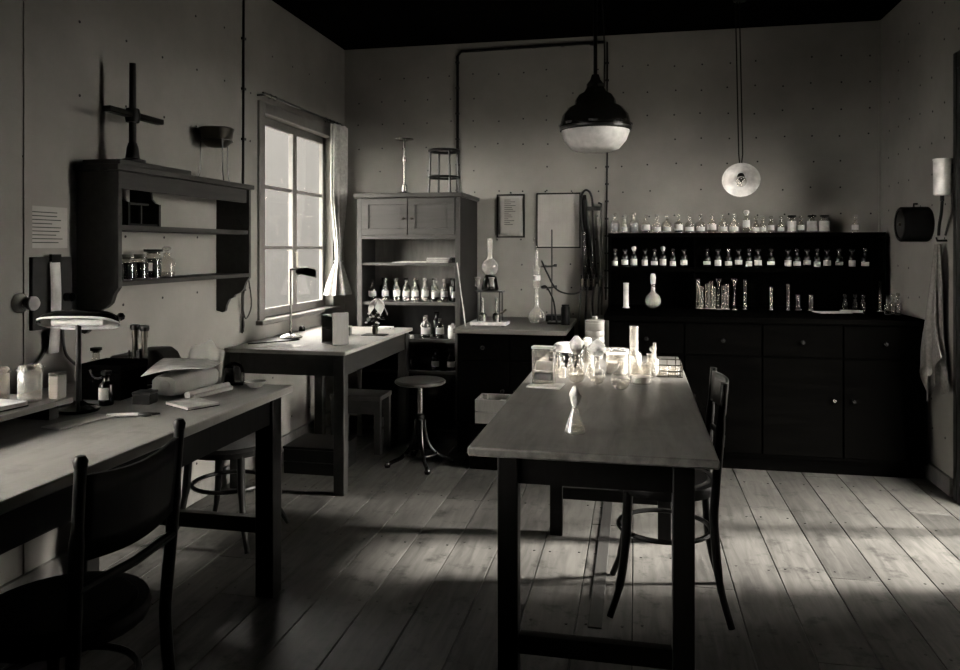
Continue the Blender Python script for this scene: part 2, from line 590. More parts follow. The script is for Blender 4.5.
# casing and sill of the visible window
cas = MB()
cas.box(XL, XL + .018, WIN[0] - .07, WIN[0], WIN[2] - .02, WIN[3] + .07)
cas.box(XL, XL + .018, WIN[1], WIN[1] + .07, WIN[2] - .02, WIN[3] + .07)
cas.box(XL, XL + .018, WIN[0], WIN[1], WIN[3], WIN[3] + .07)
cas.build('casing', 'paint_frame', w1, bevel=.004)
MB().box(XL - .044, XL + .05, WIN[0] - .09, WIN[1] + .09, WIN[2] - .03, WIN[2]).build('sill', 'paint_frame', w1, bevel=.006)
MB().tube([(XL - .03, 4.95, 1.32), (XL - .012, 4.95, 1.32), (XL - .012, 4.95, 1.22)], .006, 6).build('catch', 'brass', w1)
w2 = window_x('window_2', WIN2, XL - .045, 3, 3, 'pane')
MB().box(XL - .044, XL + .05, WIN2[0] - .06, WIN2[1] + .06, WIN2[2] - .03, WIN2[2]).build('sill', 'paint_frame', w2, bevel=.006)

# glazed double door
dy0, dy1, dz0, dz1 = DOOR
dm = dy0 + .72          # unequal leaves
mb = MB()
mb.box(XR - .02, XR + .12, dy0 - .0, dy0 + .04, 0, dz1).box(XR - .02, XR + .12, dy1 - .04, dy1, 0, dz1).box(XR - .02, XR + .12, dy0 + .04, dy1 - .04, dz1 - .04, dz1)
d1 = struct(mb.build('door_1', 'dark_wood', bevel=.003))
cas = MB()
cas.box(XR - .022, XR, dy0 - .09, dy0, 0, dz1 + .09).box(XR - .022, XR, dy1, dy1 + .045, 0, dz1 + .09).box(XR - .022, XR, dy0, dy1, dz1, dz1 + .09)
cas.build('casing', 'dark_wood', d1, bevel=.004)
for a, b in ((dy0 + .042, dm - .002), (dm + .002, dy1 - .042)):
    lf = MB()
    xa, xb = XR + .05, XR + .09
    lf.box(xa, xb, a, a + .05, .005, dz1 - .045).box(xa, xb, b - .05, b, .005, dz1 - .045)
    lf.box(xa, xb, a + .05, b - .05, .005, .09).box(xa, xb, a + .05, b - .05, dz1 - .1, dz1 - .045).box(xa, xb, a + .05, b - .05, 1.14, 1.17)
    L_ = lf.build('door_leaf', 'dark_wood', d1, bevel=.003)
    MB().box(xa + .018, xa + .022, a + .05, b - .05, .09, 1.14).build('pane', 'pane', L_)
    MB().box(xa + .018, xa + .022, a + .05, b - .05, 1.17, dz1 - .1).build('pane', 'pane', L_)
MB().tube([(XR + .05, dm + .03, 1.02), (XR + .01, dm + .03, 1.02), (XR + .01, dm + .12, 1.02)], .009, 8).build('door_handle', 'brass', d1)

# conduits and cables on the walls
def cable(name, label, pts, r, clips, clip_dir, mat='cord'):
    t = thing(name, label, 'cable', pts[0])
    p0 = Vector(pts[0])
    MB().tube([Vector(p) - p0 for p in pts], r, 8).build('sheath', mat, t)
    for c in clips:
        c = Vector(c) - p0
        if clip_dir == 'Y':
            MB().box(c.x - .014, c.x + .014, c.y - .012, c.y + r + .001, c.z - .007, c.z + .007).build('clip', 'nail', t)
        else:
            MB().box(c.x - r - .001, c.x + .012, c.y - .014, c.y + .014, c.z - .007, c.z + .007).build('clip', 'nail', t)
    return t


cable('wall_conduit', 'dark conduit climbing the back wall beside the cabinet and running along under the ceiling',
      [(-1.36, YB - .012, .85), (-1.36, YB - .012, 2.85), (-1.33, YB - .012, 2.885), (-.22, YB - .012, 2.9)], .011,
      [(-1.36, YB - .012, 1.0 + .2 * k) for k in range(10)] + [(-1.2 + .22 * k, YB - .012, 2.888) for k in range(5)], 'Y')
cable('wall_cable', 'thin clipped cable running down the back wall between wall chart and bottle rack',
      [(-.205, YB - .008, 2.9), (-.205, YB - .008, 2.0), (-.215, YB - .008, .96)], .006, [(-.205 - .008 * max(0, (2 - z)), YB - .008, z) for z in [1.05 + .13 * k for k in range(14)]], 'Y')
cable('wall_cable', 'dark cable rising on the left wall between shelf unit and window',
      [(XL + .008, 4.16, .85), (XL + .008, 4.165, 2.0), (XL + .008, 4.17, ZC - .01)], .007, [(XL + .008, 4.165, 1.1 + .3 * k) for k in range(6)], 'X')
o = MB().tube(spline([(XL + .02, 4.22, 1.22), (XL + .02, 4.14, 1.05), (XL + .025, 4.16, .93), (XL + .02, 4.24, 1.0), (XL + .02, 4.21, 1.15), (XL + .02, 4.17, 1.22), (XL + .02, 4.12, 1.02), (XL + .02, 4.15, .9), (XL + .02, 4.13, .845)], 6), .004, 6).build('loose_flex', 'cable')
tag(o, 'loose looped flex hanging on the left wall beside the window sill', 'cable')

o = MB().box(-.165, -.115, 2.72, 4.3, .0008, .006).build('floor_strip', 'strip', bevel=.002)
tag(o, 'narrow dark cover strip lying on the floorboards under the central table', 'floor strip')


# ------------------------------------------------------------------ furniture builders
def table(name, label, loc, L, W, h, top, frame, topmat='table_top', tt=.035, leg=.06, ox=.04, oy=.05, apron=.10, stretch=(), cat='table'):
    """L along y, W along x; loc = centre on the floor"""
    t = thing(name, label, cat, loc)
    MB().box(-W / 2, W / 2, -L / 2, L / 2, h - tt, h).build('tabletop', topmat, t, bevel=.005)
    a, b = W / 2 - ox, L / 2 - oy
    for sx in (-1, 1):
        for sy in (-1, 1):
            x1, y1 = sx * a, sy * b
            MB().box(min(x1, x1 - sx * leg), max(x1, x1 - sx * leg), min(y1, y1 - sy * leg), max(y1, y1 - sy * leg), 0, h - tt).build('leg', frame, t, bevel=.004)
    q = .012
    for sy in (-1, 1):
        y1 = sy * (b - q)
        MB().box(-a + leg, a - leg, min(y1, y1 - sy * .024), max(y1, y1 - sy * .024), h - tt - apron, h - tt).build('apron', frame, t)
    for sx in (-1, 1):
        x1 = sx * (a - q)
        MB().box(min(x1, x1 - sx * .024), max(x1, x1 - sx * .024), -b + leg, b - leg, h - tt - apron, h - tt).build('apron', frame, t)
    for kind, z, hh in stretch:
        if kind in ('near', 'far'):
            y1 = (b - leg / 2) * (1 if kind == 'far' else -1)
            MB().box(-a + leg, a - leg, y1 - .018, y1 + .018, z, z + hh).build('stretcher', frame, t, bevel=.003)
        else:
            x1 = 0 if kind == 'mid' else (a - leg / 2) * (1 if kind == 'right' else -1)
            MB().box(x1 - .018, x1 + .018, -b + leg, b - leg, z, z + hh).build('stretcher', frame, t, bevel=.003)
    return t


# central table
CT = .82
ct = table('laboratory_table', 'long narrow dark table crowded with glassware in the middle of the room', (-.115, 2.90, 0), 1.85, .645, CT,
           None, 'ebony', 'table_top', .024, .06, .045, .2, .13, [('near', .17, .055), ('far', .17, .055)])
# left workbench
LB = .80
table('workbench', 'pale topped workbench with black legs along the left wall', (-1.81, 1.86, 0), 1.96, .93, LB, None, 'ebony', 'bench_top',
      .03, .075, .02, .06, .1, [('far', .24, .06), ('near', .24, .06)])
# window table
WT = .79
table('writing_table', 'pale topped writing table standing under the window', (-1.89, 4.505, 0), 1.27, .72, WT, None, 'dark_wood', 'win_table_top',
      .022, .062, .02, .03, .12, [])


def leg_path(x0, y0, x1, y1, h):
    """curved sabre leg from the seat rim to the floor"""
    return spline([(x0, y0, h), (x0 + (x1 - x0) * .12, y0 + (y1 - y0) * .12, h * .6), (x0 + (x1 - x0) * .45, y0 + (y1 - y0) * .45, h * .25), (x1, y1, 0.004)], 5)


def bentwood_chair(label, loc, rz, back='panel', seat_h=.47, top=.88):
    """faces +x before rotation; the back stands at -x"""
    t = thing('bentwood_chair', label, 'chair', loc, rz)
    MB().lathe([(0, seat_h - .006), (.165, seat_h - .004), (.17, seat_h + .004), (.16, seat_h + .012), (0, seat_h + .006)], 32).build('seat', 'ebony', t)
    MB().lathe([(.172, seat_h - .03), (.198, seat_h - .03), (.202, seat_h - .01), (.196, seat_h + .006), (.172, seat_h + .006), (.172, seat_h - .03)], 32).build('seat_rim', 'ebony', t)
    ring = [(.172 * math.cos(2 * PI * k / 32), .172 * math.sin(2 * PI * k / 32), .285) for k in range(32)]
    MB().tube(ring, .0095, 8, closed=True).build('leg_ring', 'ebony', t)
    for sy in (-1, 1):
        MB().tube(leg_path(.135, sy * .13, .2, sy * .19, seat_h - .02), [.018] * 6 + [.016] * 5 + [.013] * 5, 10).build('leg', 'ebony', t)
    for sy in (-1, 1):
        pts = spline([(-.225, sy * .19, .004), (-.185, sy * .178, .16), (-.168, sy * .17, .36), (-.172, sy * .17, seat_h), (-.185, sy * .178, .66), (-.2, sy * .182, top)], 5)
        MB().tube(pts, [.0135] * 6 + [.016] * 10 + [.016] * 6 + [.013] * (len(pts) - 22), 10).build('leg', 'ebony', t)
    if back == 'panel':
        z0, z1 = top - .13, top - .012
        n = 10
        mb = MB()
        def fn(u, v):
            yy = -.175 + .35 * u
            zz = z0 + (z1 - z0) * v
            bow = -.03 * (1 - (2 * u - 1) ** 2)
            return (-.19 - .08 * (zz - .75) + bow, yy, zz)
        mb.grid(fn, n, 4)
        mb.build('crest_panel', 'shelf_wood', t, solid=.012)
        MB().tube([(-.19, -.176, .64), (-.213, 0, .64), (-.19, .176, .64)], .011, 8).build('back_rail', 'ebony', t)
    else:
        def fn(u, v):
            yy = -.172 + .344 * u
            dip = -.016 * math.sin(u * PI)
            z1 = top - .02 + dip; z0 = z1 - .19
            zz = z0 + (z1 - z0) * v
            return (-.19 - .08 * (zz - .75) - .02 * (1 - (2 * u - 1) ** 2), yy, zz)
        MB().grid(fn, 12, 4).build('crest_panel', 'ebony', t, solid=.014)
        MB().tube([(-.185, -.175, .6), (-.2, 0, .6), (-.185, .175, .6)], .012, 8).build('back_rail', 'ebony', t)
        for sy in (-1, 1):
            MB().lathe([(0, .028), (.01, .025), (.016, .014), (.014, 0), (0, 0)], 12, (-.2, sy * .182, top)).build('finial', 'ebony', t)
    return t


bentwood_chair('black bentwood chair pushed in at the right side of the glassware table', (.11, 3.0, 0), PI, 'panel', top=.87)
bentwood_chair('black bentwood chair with knobbed back posts pushed up to the pale workbench', (-1.375, 1.62, 0), PI, 'crest', top=.875)

# round bentwood stool between workbench and writing table
t = thing('bentwood_stool', 'black round bentwood stool between the workbench and the writing table', 'stool', (-1.87, 3.27, 0))
MB().lathe([(0, .45), (.19, .446), (.205, .43), (.2, .405), (.17, .405), (.16, .43), (0, .435)], 32).build('seat', 'ebony', t)
MB().tube([(.165 * math.cos(2 * PI * k / 32), .165 * math.sin(2 * PI * k / 32), .25) for k in range(32)], .010, 8, closed=True).build('leg_ring', 'ebony', t)
for sx in (-1, 1):
    for sy in (-1, 1):
        pts = leg_path(sx * .13, sy * .13, sx * .2, sy * .2, .41)
        MB().tube(pts, [.018] * 6 + [.015] * 5 + [.013] * 5, 10).build('leg', 'ebony', t)

# revolving iron stool
t = thing('revolving_stool', 'revolving stool with round wooden seat on an iron tripod foot', 'stool', (-1.31, 4.56, 0))
MB().lathe([(0, .505), (.145, .505), (.158, .513), (.158, .525), (.15, .531), (0, .528)], 36).build('seat', 'stool_seat', t)
MB().lathe([(.06, .504), (.06, .49), (.014, .485), (.012, .3), (.018, .3), (.018, .505)], 16).build('screw_spindle', 'steel', t)
MB().lathe([(0, .10), (.024, .10), (.03, .12), (.022, .15), (.022, .27), (.03, .285), (.03, .31), (.02, .32), (0, .32)], 16).build('column', 'black_metal', t)
for k in range(4):
    a = R(28 + 90 * k)
    ca, sa = math.cos(a), math.sin(a)
    prof = [(.022, .285), (.032, .2), (.055, .125), (.11, .06), (.175, .032), (.2, .018)]
    pts = spline([(r * ca, r * sa, z) for r, z in prof], 5)
    L_ = MB().tube(pts, .0125, 10).build('leg', 'black_enamel', t)
    MB().lathe([(0, 0), (.016, .001), (.02, .015), (.014, .032), (0, .036)], 12, (.205 * ca, .205 * sa, 0)).build('foot', 'black_enamel', L_)
MB().tube([(.1 * math.cos(2 * PI * k / 28), .1 * math.sin(2 * PI * k / 28), .075) for k in range(28)], .006, 8, closed=True).build('brace_ring', 'black_metal', t)

# crate, footstool and floor box
def crate(label, loc, sx, sy, h, mat, rz=0, lid=False):
    t = thing('wooden_crate', label, 'crate', loc, rz)
    n = max(2, round(h / .075)); sh = h / n
    for k in range(n):
        z0, z1 = k * sh + .003, (k + 1) * sh - .003
        for s_ in (-1, 1):
            MB().box(-sx / 2, sx / 2, s_ * sy / 2 - .007, s_ * sy / 2 + .007, z0, z1).build('slat', mat, t)
            MB().box(s_ * (sx / 2 - .007) - .007, s_ * (sx / 2 - .007) + .007, -sy / 2 + .008, sy / 2 - .008, z0, z1).build('slat', mat, t)
    MB().box(-sx / 2 + .015, sx / 2 - .015, -sy / 2 + .009, sy / 2 - .009, .001, .012).build('base', mat, t)
    for ax in (-1, 1):
        for ay in (-1, 1):
            MB().box(ax * (sx / 2 - .03) - .015, ax * (sx / 2 - .03) + .015, ay * (sy / 2 - .02) - .012, ay * (sy / 2 - .02) + .012, .002, h - .002).build('corner_post', mat, t)
    if lid:
        MB().box(-sx / 2 - .005, sx / 2 + .005, -sy / 2 - .01, sy / 2 + .01, h, h + .014).build('lid', mat, t)
    return t


crate('low dark slatted crate on the floor beneath the writing table', (-1.89, 4.38, 0), .34, .30, .15, 'ebony', lid=True)
crate('added dark crate propping the pale stand-in before the middle bench', (-.86, 4.66, 0), .26, .24, .26, 'black_bench', lid=True)  # added only to hold the pale crate up
crate('pale crate standing in for a lit drawer edge, on the added dark crate', (-.86, 4.66, .2745), .2, .2, .15, 'pale_wood')  # pale box put in place of a lit drawer edge
t = thing('footstool', 'low plain wooden footstool tucked beneath the writing table', 'stool', (-1.80, 4.84, 0))
MB().box(-.175, .175, -.12, .12, .35, .38).build('seat', 'shelf_wood', t, bevel=.004)
for sx in (-1, 1):
    for sy in (-1, 1):
        MB().box(sx * .15 - .02, sx * .15 + .02, sy * .095 - .02, sy * .095 + .02, 0, .35).build('leg', 'dark_wood', t)
MB().box(-.13, .13, -.108, -.09, .26, .35).build('apron', 'dark_wood', t)
MB().box(-.13, .13, .09, .108, .26, .35).build('apron', 'dark_wood', t)

# ------------------------------------------------------------------ wall shelf unit on the left wall
SY0, SY1, SX = 2.79, 3.90, .20
t = thing('wall_shelf', 'dark wooden shelf unit with scrolled brackets hung on the left wall', 'shelf', (XL, 3.345, 1.0))
hz = lambda z: z - 1.0
ly0, ly1 = SY0 - 3.345, SY1 - 3.345
prof = [(.001, hz(1.0)), (.04, hz(.99)), (.055, hz(1.0)), (.06, hz(1.03)), (.08, hz(1.065)), (.105, hz(1.075)), (.115, hz(1.09)), (.14, hz(1.1)), (.165, hz(1.12)), (.18, hz(1.16)), (SX, hz(1.185)), (SX, hz(1.672)), (.001, hz(1.672))]
for a, b in ((ly0, ly0 + .022), (ly1 - .022, ly1)):
    MB().prism(prof, 'Y', a, b).build('side_panel', 'shelf_wood', t)
MB().box(.001, SX + .012, ly0 - .02, ly1 + .02, hz(1.674), hz(1.70)).build('top_board', 'shelf_wood', t, bevel=.003)
MB().box(.001, SX - .004, ly0 + .023, ly1 - .023, hz(1.425), hz(1.447)).build('shelf', 'shelf_wood', t)
MB().box(.001, SX, ly0 + .023, ly1 - .023, hz(1.19), hz(1.21)).build('shelf', 'shelf_wood', t)
MB().box(.17, .185, ly0 + .023, ly1 - .023, hz(1.60), hz(1.673)).build('fascia', 'shelf_wood', t)

o = MB().box(XL + .02, XL + .2, 2.80, 3.32, 1.7002, 1.722).build('loose_board', 'shelf_wood', bevel=.003)
tag(o, 'loose plank lying on top of the left wall shelf', 'board')

t = thing('funnel_stand', 'tall dark wooden stand with a crossbar standing on the left wall shelf', 'stand', (-2.165, 2.97, 1.7222))
MB().lathe([(0, 0), (.055, 0), (.055, .014), (.03, .022), (.024, .07), (.018, .09), (0, .09)], 20).build('base', 'ebony', t)
MB().tube([(0, 0, .08), (0, 0, .44)], [.016, .014], 10).build('post', 'ebony', t)
MB().box(-.02, .02, -.17, .2, .2, .225).build('crossbar', 'ebony', t, bevel=.004)
MB().lathe([(0, .18), (.028, .18), (.034, .21), (.028, .24), (0, .24)], 14).build('hub', 'ebony', t)

t = thing('tripod_bowl', 'copper bowl on a thin wire tripod on top of the left wall shelf', 'bowl', (-2.19, 3.70, 1.7002))
MB().lathe([(0, .185), (.05, .19), (.074, .212), (.086, .27), (.092, .285), (.088, .29), (.081, .275), (.068, .215), (0, .195)], 28).build('bowl', 'copper', t)
MB().tube([(.08 * math.cos(2 * PI * k / 24), .08 * math.sin(2 * PI * k / 24), .222) for k in range(24)], .004, 6, closed=True).build('ring', 'black_metal', t)
for k in range(3):
    a = R(80 + 120 * k); ca, sa = math.cos(a), math.sin(a)
    MB().tube(spline([(.083 * ca, .083 * sa, .225), (.086 * ca, .086 * sa, .07), (.1 * ca, .1 * sa, .004)], 5), .0035, 6).build('leg', 'black_metal', t)

t = thing('letter_rack', 'small dark rack with thin rails and cut out end panel on the shelf', 'rack', (-2.2, 3.0, 1.4472))
ep = [(-.075, 0), (.075, 0), (.075, .1), (.055, .105), (.035, .125), (.03, .16), (.03, .175), (-.075, .175)]
MB().prism(ep, 'Y', .10, .115).build('end_panel', 'ebony', t)
MB().prism([(p[0], p[1]) for p in ep], 'Y', -.115, -.1).build('end_panel', 'ebony', t)
for z in (.165, .095):
    MB().box(.012, .024, -.1, .1, z, z + .009).build('rail', 'dark_wood', t)
MB().box(-.07, .07, -.1, .1, 0, .01).build('base', 'ebony', t)
MB().box(.01, .022, .045, .055, .01, .095).build('upright', 'dark_wood', t)


# ------------------------------------------------------------------ bottles
def bottle_profile(r, h, nr, shoulder=.7):
    t = .0022
    sz = h * shoulder
    return [(0, .0), (r * .92, 0), (r, r * .1), (r, sz - r * .12), (r * .94, sz + r * .06), (r * .74, sz + r * .24), (nr * 1.2, sz + r * .37), (nr, sz + r * .52), (nr, h - .006), (nr * 1.35, h - .005), (nr * 1.35, h),
            (nr - t * .6, h), (nr - t * .6, sz + r * .5), (r - t - r * .1, sz - r * .1), (r - t, sz - r * .4), (r - t, r * .15), (0, t * 1.5)]


def bottle(label, cat, loc, r, h, nr=None, group=None, glass='glass', paper=None, stop='glass', liquid=None, rz=0, shoulder=.7, n=20, name='bottle', lmat='label'):
    nr = nr or r * .38
    t = thing(name, label, cat, loc, rz, group)
    kb = (round(r, 4), round(h, 4), round(nr, 4), shoulder, n)
    shared(('b',) + kb, lambda: MB().lathe(bottle_profile(r, h, nr, shoulder), n), 'glass_body', glass, t)
    if liquid:
        mat, fill = liquid
        zl = h * shoulder * fill
        shared(('l', fill) + kb, lambda: MB().lathe([(0, .004), (r * .9, .004), (r * .93, r * .15), (r * .93, zl), (0, zl)], n), 'contents', mat, t)
    if stop == 'glass':
        shared(('s',) + kb, lambda: MB().lathe([(0, h - .006), (nr * .8, h - .006), (nr * .85, h + .002), (nr * .5, h + .006), (nr * .5, h + .01), (nr * 1.3, h + .016), (nr * 1.35, h + .026), (nr * .8, h + .032), (0, h + .033)], 12), 'stopper', 'glass_bright', t)
    elif stop == 'cork':
        shared(('c',) + kb, lambda: MB().lathe([(0, h - .01), (nr * .85, h - .01), (nr * 1.0, h + .012), (0, h + .012)], 12), 'stopper', 'cork', t)
    elif stop == 'white':
        shared(('w',) + kb, lambda: MB().lathe([(0, h - .006), (nr * .85, h - .006), (nr * 1.2, h + .006), (nr * 1.7, h + .016), (nr * 1.5, h + .03), (0, h + .036)], 12), 'stopper', 'porcelain', t)
    elif stop == 'black':
        shared(('k',) + kb, lambda: MB().lathe([(0, h - .006), (nr * .85, h - .006), (nr * 1.1, h + .001), (nr * 1.6, h + .003), (nr * 1.6, h + .014), (0, h + .014)], 12), 'stopper', 'dull_black', t)
    if paper:
        z0, z1, half = paper
        def mk():
            mb = MB()
            m = 10
            mb.grid(lambda u, v: ((r + .0012) * math.cos(R(-90 - half + 2 * half * u)), (r + .0012) * math.sin(R(-90 - half + 2 * half * u)), h * (z0 + (z1 - z0) * v)), m, 1)
            return mb
        shared(('p', z0, z1, half) + kb, mk, 'paper_label', lmat, t)
    return t


ORD = 'first second third fourth fifth sixth seventh eighth ninth tenth eleventh twelfth thirteenth fourteenth fifteenth sixteenth seventeenth eighteenth nineteenth twentieth twenty-first twenty-second twenty-third twenty-fourth'.split()
# jars on the left wall shelf
zs = 1.2102
bottle('clear glass jar with glass stopper on the lowest left wall shelf', 'jar', (-2.18, 3.24, zs), .04, .115, .016, stop='glass', liquid=('liquid', .35), name='jar')
bottle('dark filled jar with broad black lid on the lowest left wall shelf', 'jar', (-2.175, 3.13, zs), .037, .12, .026, stop='black', liquid=('liquid_dark', .9), shoulder=.85, paper=(.3, .6, 30), name='jar')
for k3, yy in enumerate((2.87, 2.955, 3.04)):
    bottle(f'{ORD[k3]} squat dark corked jar from the switchboard end of the lowest wall shelf', 'jar', (-2.18, yy, zs), .038, .1, .026, 'dark jars on the left wall shelf', stop='cork', liquid=('liquid_dark', .95), shoulder=.8, name='jar')

# ------------------------------------------------------------------ left wall: notice, switchboard, lamp holder
t = thing('wall_notice', 'printed paper notice pinned to the left wall near the shelf unit', 'notice', (XL, 2.62, 1.35))
MB().box(.001, .003, -.115, .115, 0, .165).build('sheet', 'paper_aged', t)
for k in range(9):
    w = .09 - rnd.random() * .03
    MB().box(.003, .0034, -.09, -.09 + 2 * w, .02 + k * .015, .0235 + k * .015).build('text_line', 'ink', t)

t = thing('switchboard', 'dark wooden switchboard on the left wall with paper strip hanging from it', 'switchboard', (XL, 2.635, 1.03))
MB().box(.001, .022, -.105, .105, 0, .285).build('board', 'dark_wood', t, bevel=.003)
MB().box(.022, .034, -.02, .03, .262, .295).build('clip', 'black_metal', t)
MB().grid(lambda u, v: (.026 + .012 * math.sin(v * 2.6), -.03 + .055 * u, -.1 + .365 * v), 2, 12).build('paper_strip', 'paper', t, solid=.0008)
MB().cyl(.018, .0, .03, 14).build('switch_knob', 'black_enamel', t, (.036, .07, .12))
o = t.children[-1]; o.rotation_euler = (0, R(90), 0); o.location = (.022, .07, .12)
t = thing('lamp_holder', 'round white porcelain lamp holder on the left wall beside switchboard', 'lamp', (XL, 2.485, 1.14))
rot = Matrix.Rotation(R(90), 4, 'Y')
MB().lathe([(0, .001), (.038, .001), (.038, .012), (.032, .022), (.024, .03), (0, .03)], 24, mtx=rot).build('rose', 'porcelain', t)
MB().lathe([(0, .03), (.016, .03), (.018, .04), (.027, .055), (.027, .07), (.016, .082), (0, .085)], 20, mtx=rot).build('globe', 'opal_glass', t)
for i, pts in enumerate(([(XL + .01, 2.6, 1.018), (XL + .012, 2.62, .97), (XL + .012, 2.56, .9), (XL + .012, 2.48, .86)], [(XL + .01, 2.7, 1.018), (XL + .012, 2.705, .95), (XL + .02, 2.72, .9), (XL + .03, 2.8, .83)])):
    o = MB().tube(spline(pts, 6), .006, 6).build('flex_cable', 'cable')
    tag(o, ['flex curling from the switchboard towards the lamp holder side of the wall', 'flex dropping from the switchboard down behind the workbench lamp'][i], 'cable')

# ------------------------------------------------------------------ things on the left workbench
zb = LB + .0004
t = thing('bench_shelf', 'low plank shelf on blocks at the wall side of the workbench', 'shelf', (-2.03, 1.62, zb))
MB().box(-.23, .23, -.55, .55, .045, .063).build('plank_top', 'bench_top', t, bevel=.002)
for yy in (-.5, 0, .5):
    MB().box(-.2, .2, yy - .02, yy + .02, 0, .045).build('block', 'dark_wood', t)
zr = zb + .0634
bottle('clear glass jar beside the tin on the low bench shelf', 'jar', (-1.88, 2.075, zr), .035, .108, .03, stop=None, shoulder=.9, glass='glass_bright', name='jar')
bottle('flared clear jar with ground rim on the low bench shelf', 'jar', (-1.97, 2.04, zr), .036, .1, .032, stop=None, shoulder=.9, glass='glass_bright', liquid=('liquid', .5), name='jar')
t = thing('tin_box', 'small square tin standing beside glass jars on the bench shelf', 'tin', (-1.832, 2.138, zr))
MB().box(-.018, .018, -.02, .02, 0, .075).build('body', 'paper_aged', t, bevel=.004)
MB().box(-.019, .019, -.021, .021, .0752, .084).build('lid', 'gray_book', t, bevel=.003)
t = thing('notebook', 'thin notebook with pale pages on the low bench shelf', 'notebook', (-1.895, 1.95, zr), R(-8))
MB().box(-.06, .06, -.07, .07, 0, .004).build('cover', 'dull_black', t)
MB().box(-.058, .058, -.068, .068, .004, .016).build('pages', 'paper', t)
o = MB().box(-.04, .04, -.1, .1, 0, .003).build('paper_slip', 'paper', None, (-1.72, 2.1, zb), R(-12))
tag(o, 'loose paper slip on workbench in front of the low shelf', 'paper')

# bench lamp with trough shade
t = thing('trough_lamp', 'black desk lamp with white lined trough shade on the workbench', 'lamp', (-1.84, 2.242, zb))
MB().lathe([(0, 0), (.065, 0), (.068, .01), (.03, .022), (.014, .035), (0, .035)], 24).build('base', 'black_enamel', t)
MB().tube([(0, 0, .03), (0, 0, .30)], .009, 10).build('stem', 'black_metal', t)
sh = bpy.data.objects.new('shade', None)
mb = MB(); mi = MB()
axis = Vector((.97, .24, 0)).normalized(); side = Vector((.24, -.97, 0)).normalized()
def trough(rad, ln):
    def fn(u, v):
        a = R(35 + 175 * u)
        s_ = (v - .5) * ln
        k = math.sqrt(max(0.0, 1 - (abs(2 * v - 1)) ** 3.2)) * .85 + .15
        return tuple(axis * s_ + side * (math.cos(a) * rad * k * 1.1) + Vector((0, 0, .295 + math.sin(a) * rad * k * .75)))
    return fn
mb.grid(trough(.062, .265), 14, 18)
SHD = mb.build('shade', 'black_enamel', t)
mi.grid(trough(.0595, .26), 14, 18)
mi.build('shade_lining', 'enamel_white', SHD)
rim = []
for k in range(19):
    rim.append(trough(.062, .265)(0, k / 18))
for k in range(18, -1, -1):
    rim.append(trough(.062, .265)(1, k / 18))
MB().tube(rim, .004, 6, closed=True).build('rim', 'enamel_white', SHD)
kp = axis * .14 + Vector((0, 0, .315))
MB().lathe([(0, -.012), (.012, -.006), (.014, .004), (.008, .014), (0, .016)], 12, tuple(kp)).build('knob', 'black_enamel', t)
MB().tube([tuple(axis * -.085 + Vector((0, 0, .30))), tuple(axis * .085 + Vector((0, 0, .30)))], .013, 10).build('tubular_bulb', 'opal_glass', t)

bottle('dark brown bottle with white label standing by the black instrument case', 'bottle', (-1.815, 2.348, zb), .024, .105, .011, glass='brown_glass', stop='black', paper=(.2, .6, 55))
o = None
t = thing('instrument_case', 'black wooden instrument case on the workbench behind the notepad', 'case', (-1.90, 2.495, zb), R(4))
MB().box(-.085, .085, -.085, .085, 0, .1).build('box', 'black_bench', t, bevel=.004)
MB().box(-.087, .087, -.087, .087, .101, .128).build('lid', 'black_bench', t, bevel=.004)
MB().tube(arc((0, -.09, .11), .03, 180, 360, 8), .004, 6).build('handle', 'black_metal', t)
t = thing('small_box', 'small dark wooden box on the workbench beside the notepad', 'box', (-1.70, 2.40, zb), R(8))
MB().box(-.032, .032, -.03, .03, 0, .034).build('body', 'dark_wood', t, bevel=.002)
MB().box(-.033, .033, -.031, .031, .0345, .044).build('lid', 'dark_wood', t, bevel=.002)
bottle('clear stoppered bottle standing on the workbench against the left wall', 'bottle', (-2.15, 2.72, zb), .044, .13, .014, stop='black', glass='glass', liquid=('liquid', .4), shoulder=.6)

t = thing('typewriter_cover', 'dark rounded cover of a machine on the workbench by the wall', 'machine cover', (-2.02, 2.66, zb))
t.location = (-1.955, 2.765, zb)
pr = [(-.13, 0), (.13, 0), (.135, .05), (.13, .09), (.11, .125), (.08, .145), (-.02, .14), (-.03, .12), (-.12, .115), (-.13, .1)]
MB().prism(pr, 'Y', -.06, .06).build('cover', 'dark_wood', t, bevel=.008)
MB().box(-.135, .137, -.062, .062, 0, .012).build('base', 'black_bench', t)

t = thing('twin_microscope', 'brass instrument with two upright tubes on the workbench', 'microscope', (-2.0, 2.64, zb))
t.location = (-1.90, 2.64, zb)
MB().box(-.045, .045, -.028, .028, 0, .014).build('foot', 'black_metal', t, bevel=.003)
MB().box(-.01, .01, -.008, .012, .014, .15).build('pillar', 'black_metal', t)
for i, (xx, hh) in enumerate(((-.012, .25), (.022, .245))):
    tb = MB().lathe([(0, .12), (.009, .12), (.011, .13), (.011, .2), (.013, .2), (.013, hh - .02), (.0, hh - .02)], 14, (xx, -.002 + .01 * i, 0)).build('tube', 'brass', t)
    MB().lathe([(0, hh - .0195), (.017, hh - .0195), (.02, hh - .01), (.018, hh), (.008, hh + .002), (0, hh + .002)], 14, (xx, -.002 + .01 * i, 0)).build('eyepiece', 'black_metal', tb)
MB().tube([(-.04, 0, .014), (-.04, 0, .15)], .003, 6).build('rod', 'steel', t)
MB().tube([(-.04, 0, .12), (.0, 0, .12)], .003, 6).build('arm', 'steel', t)

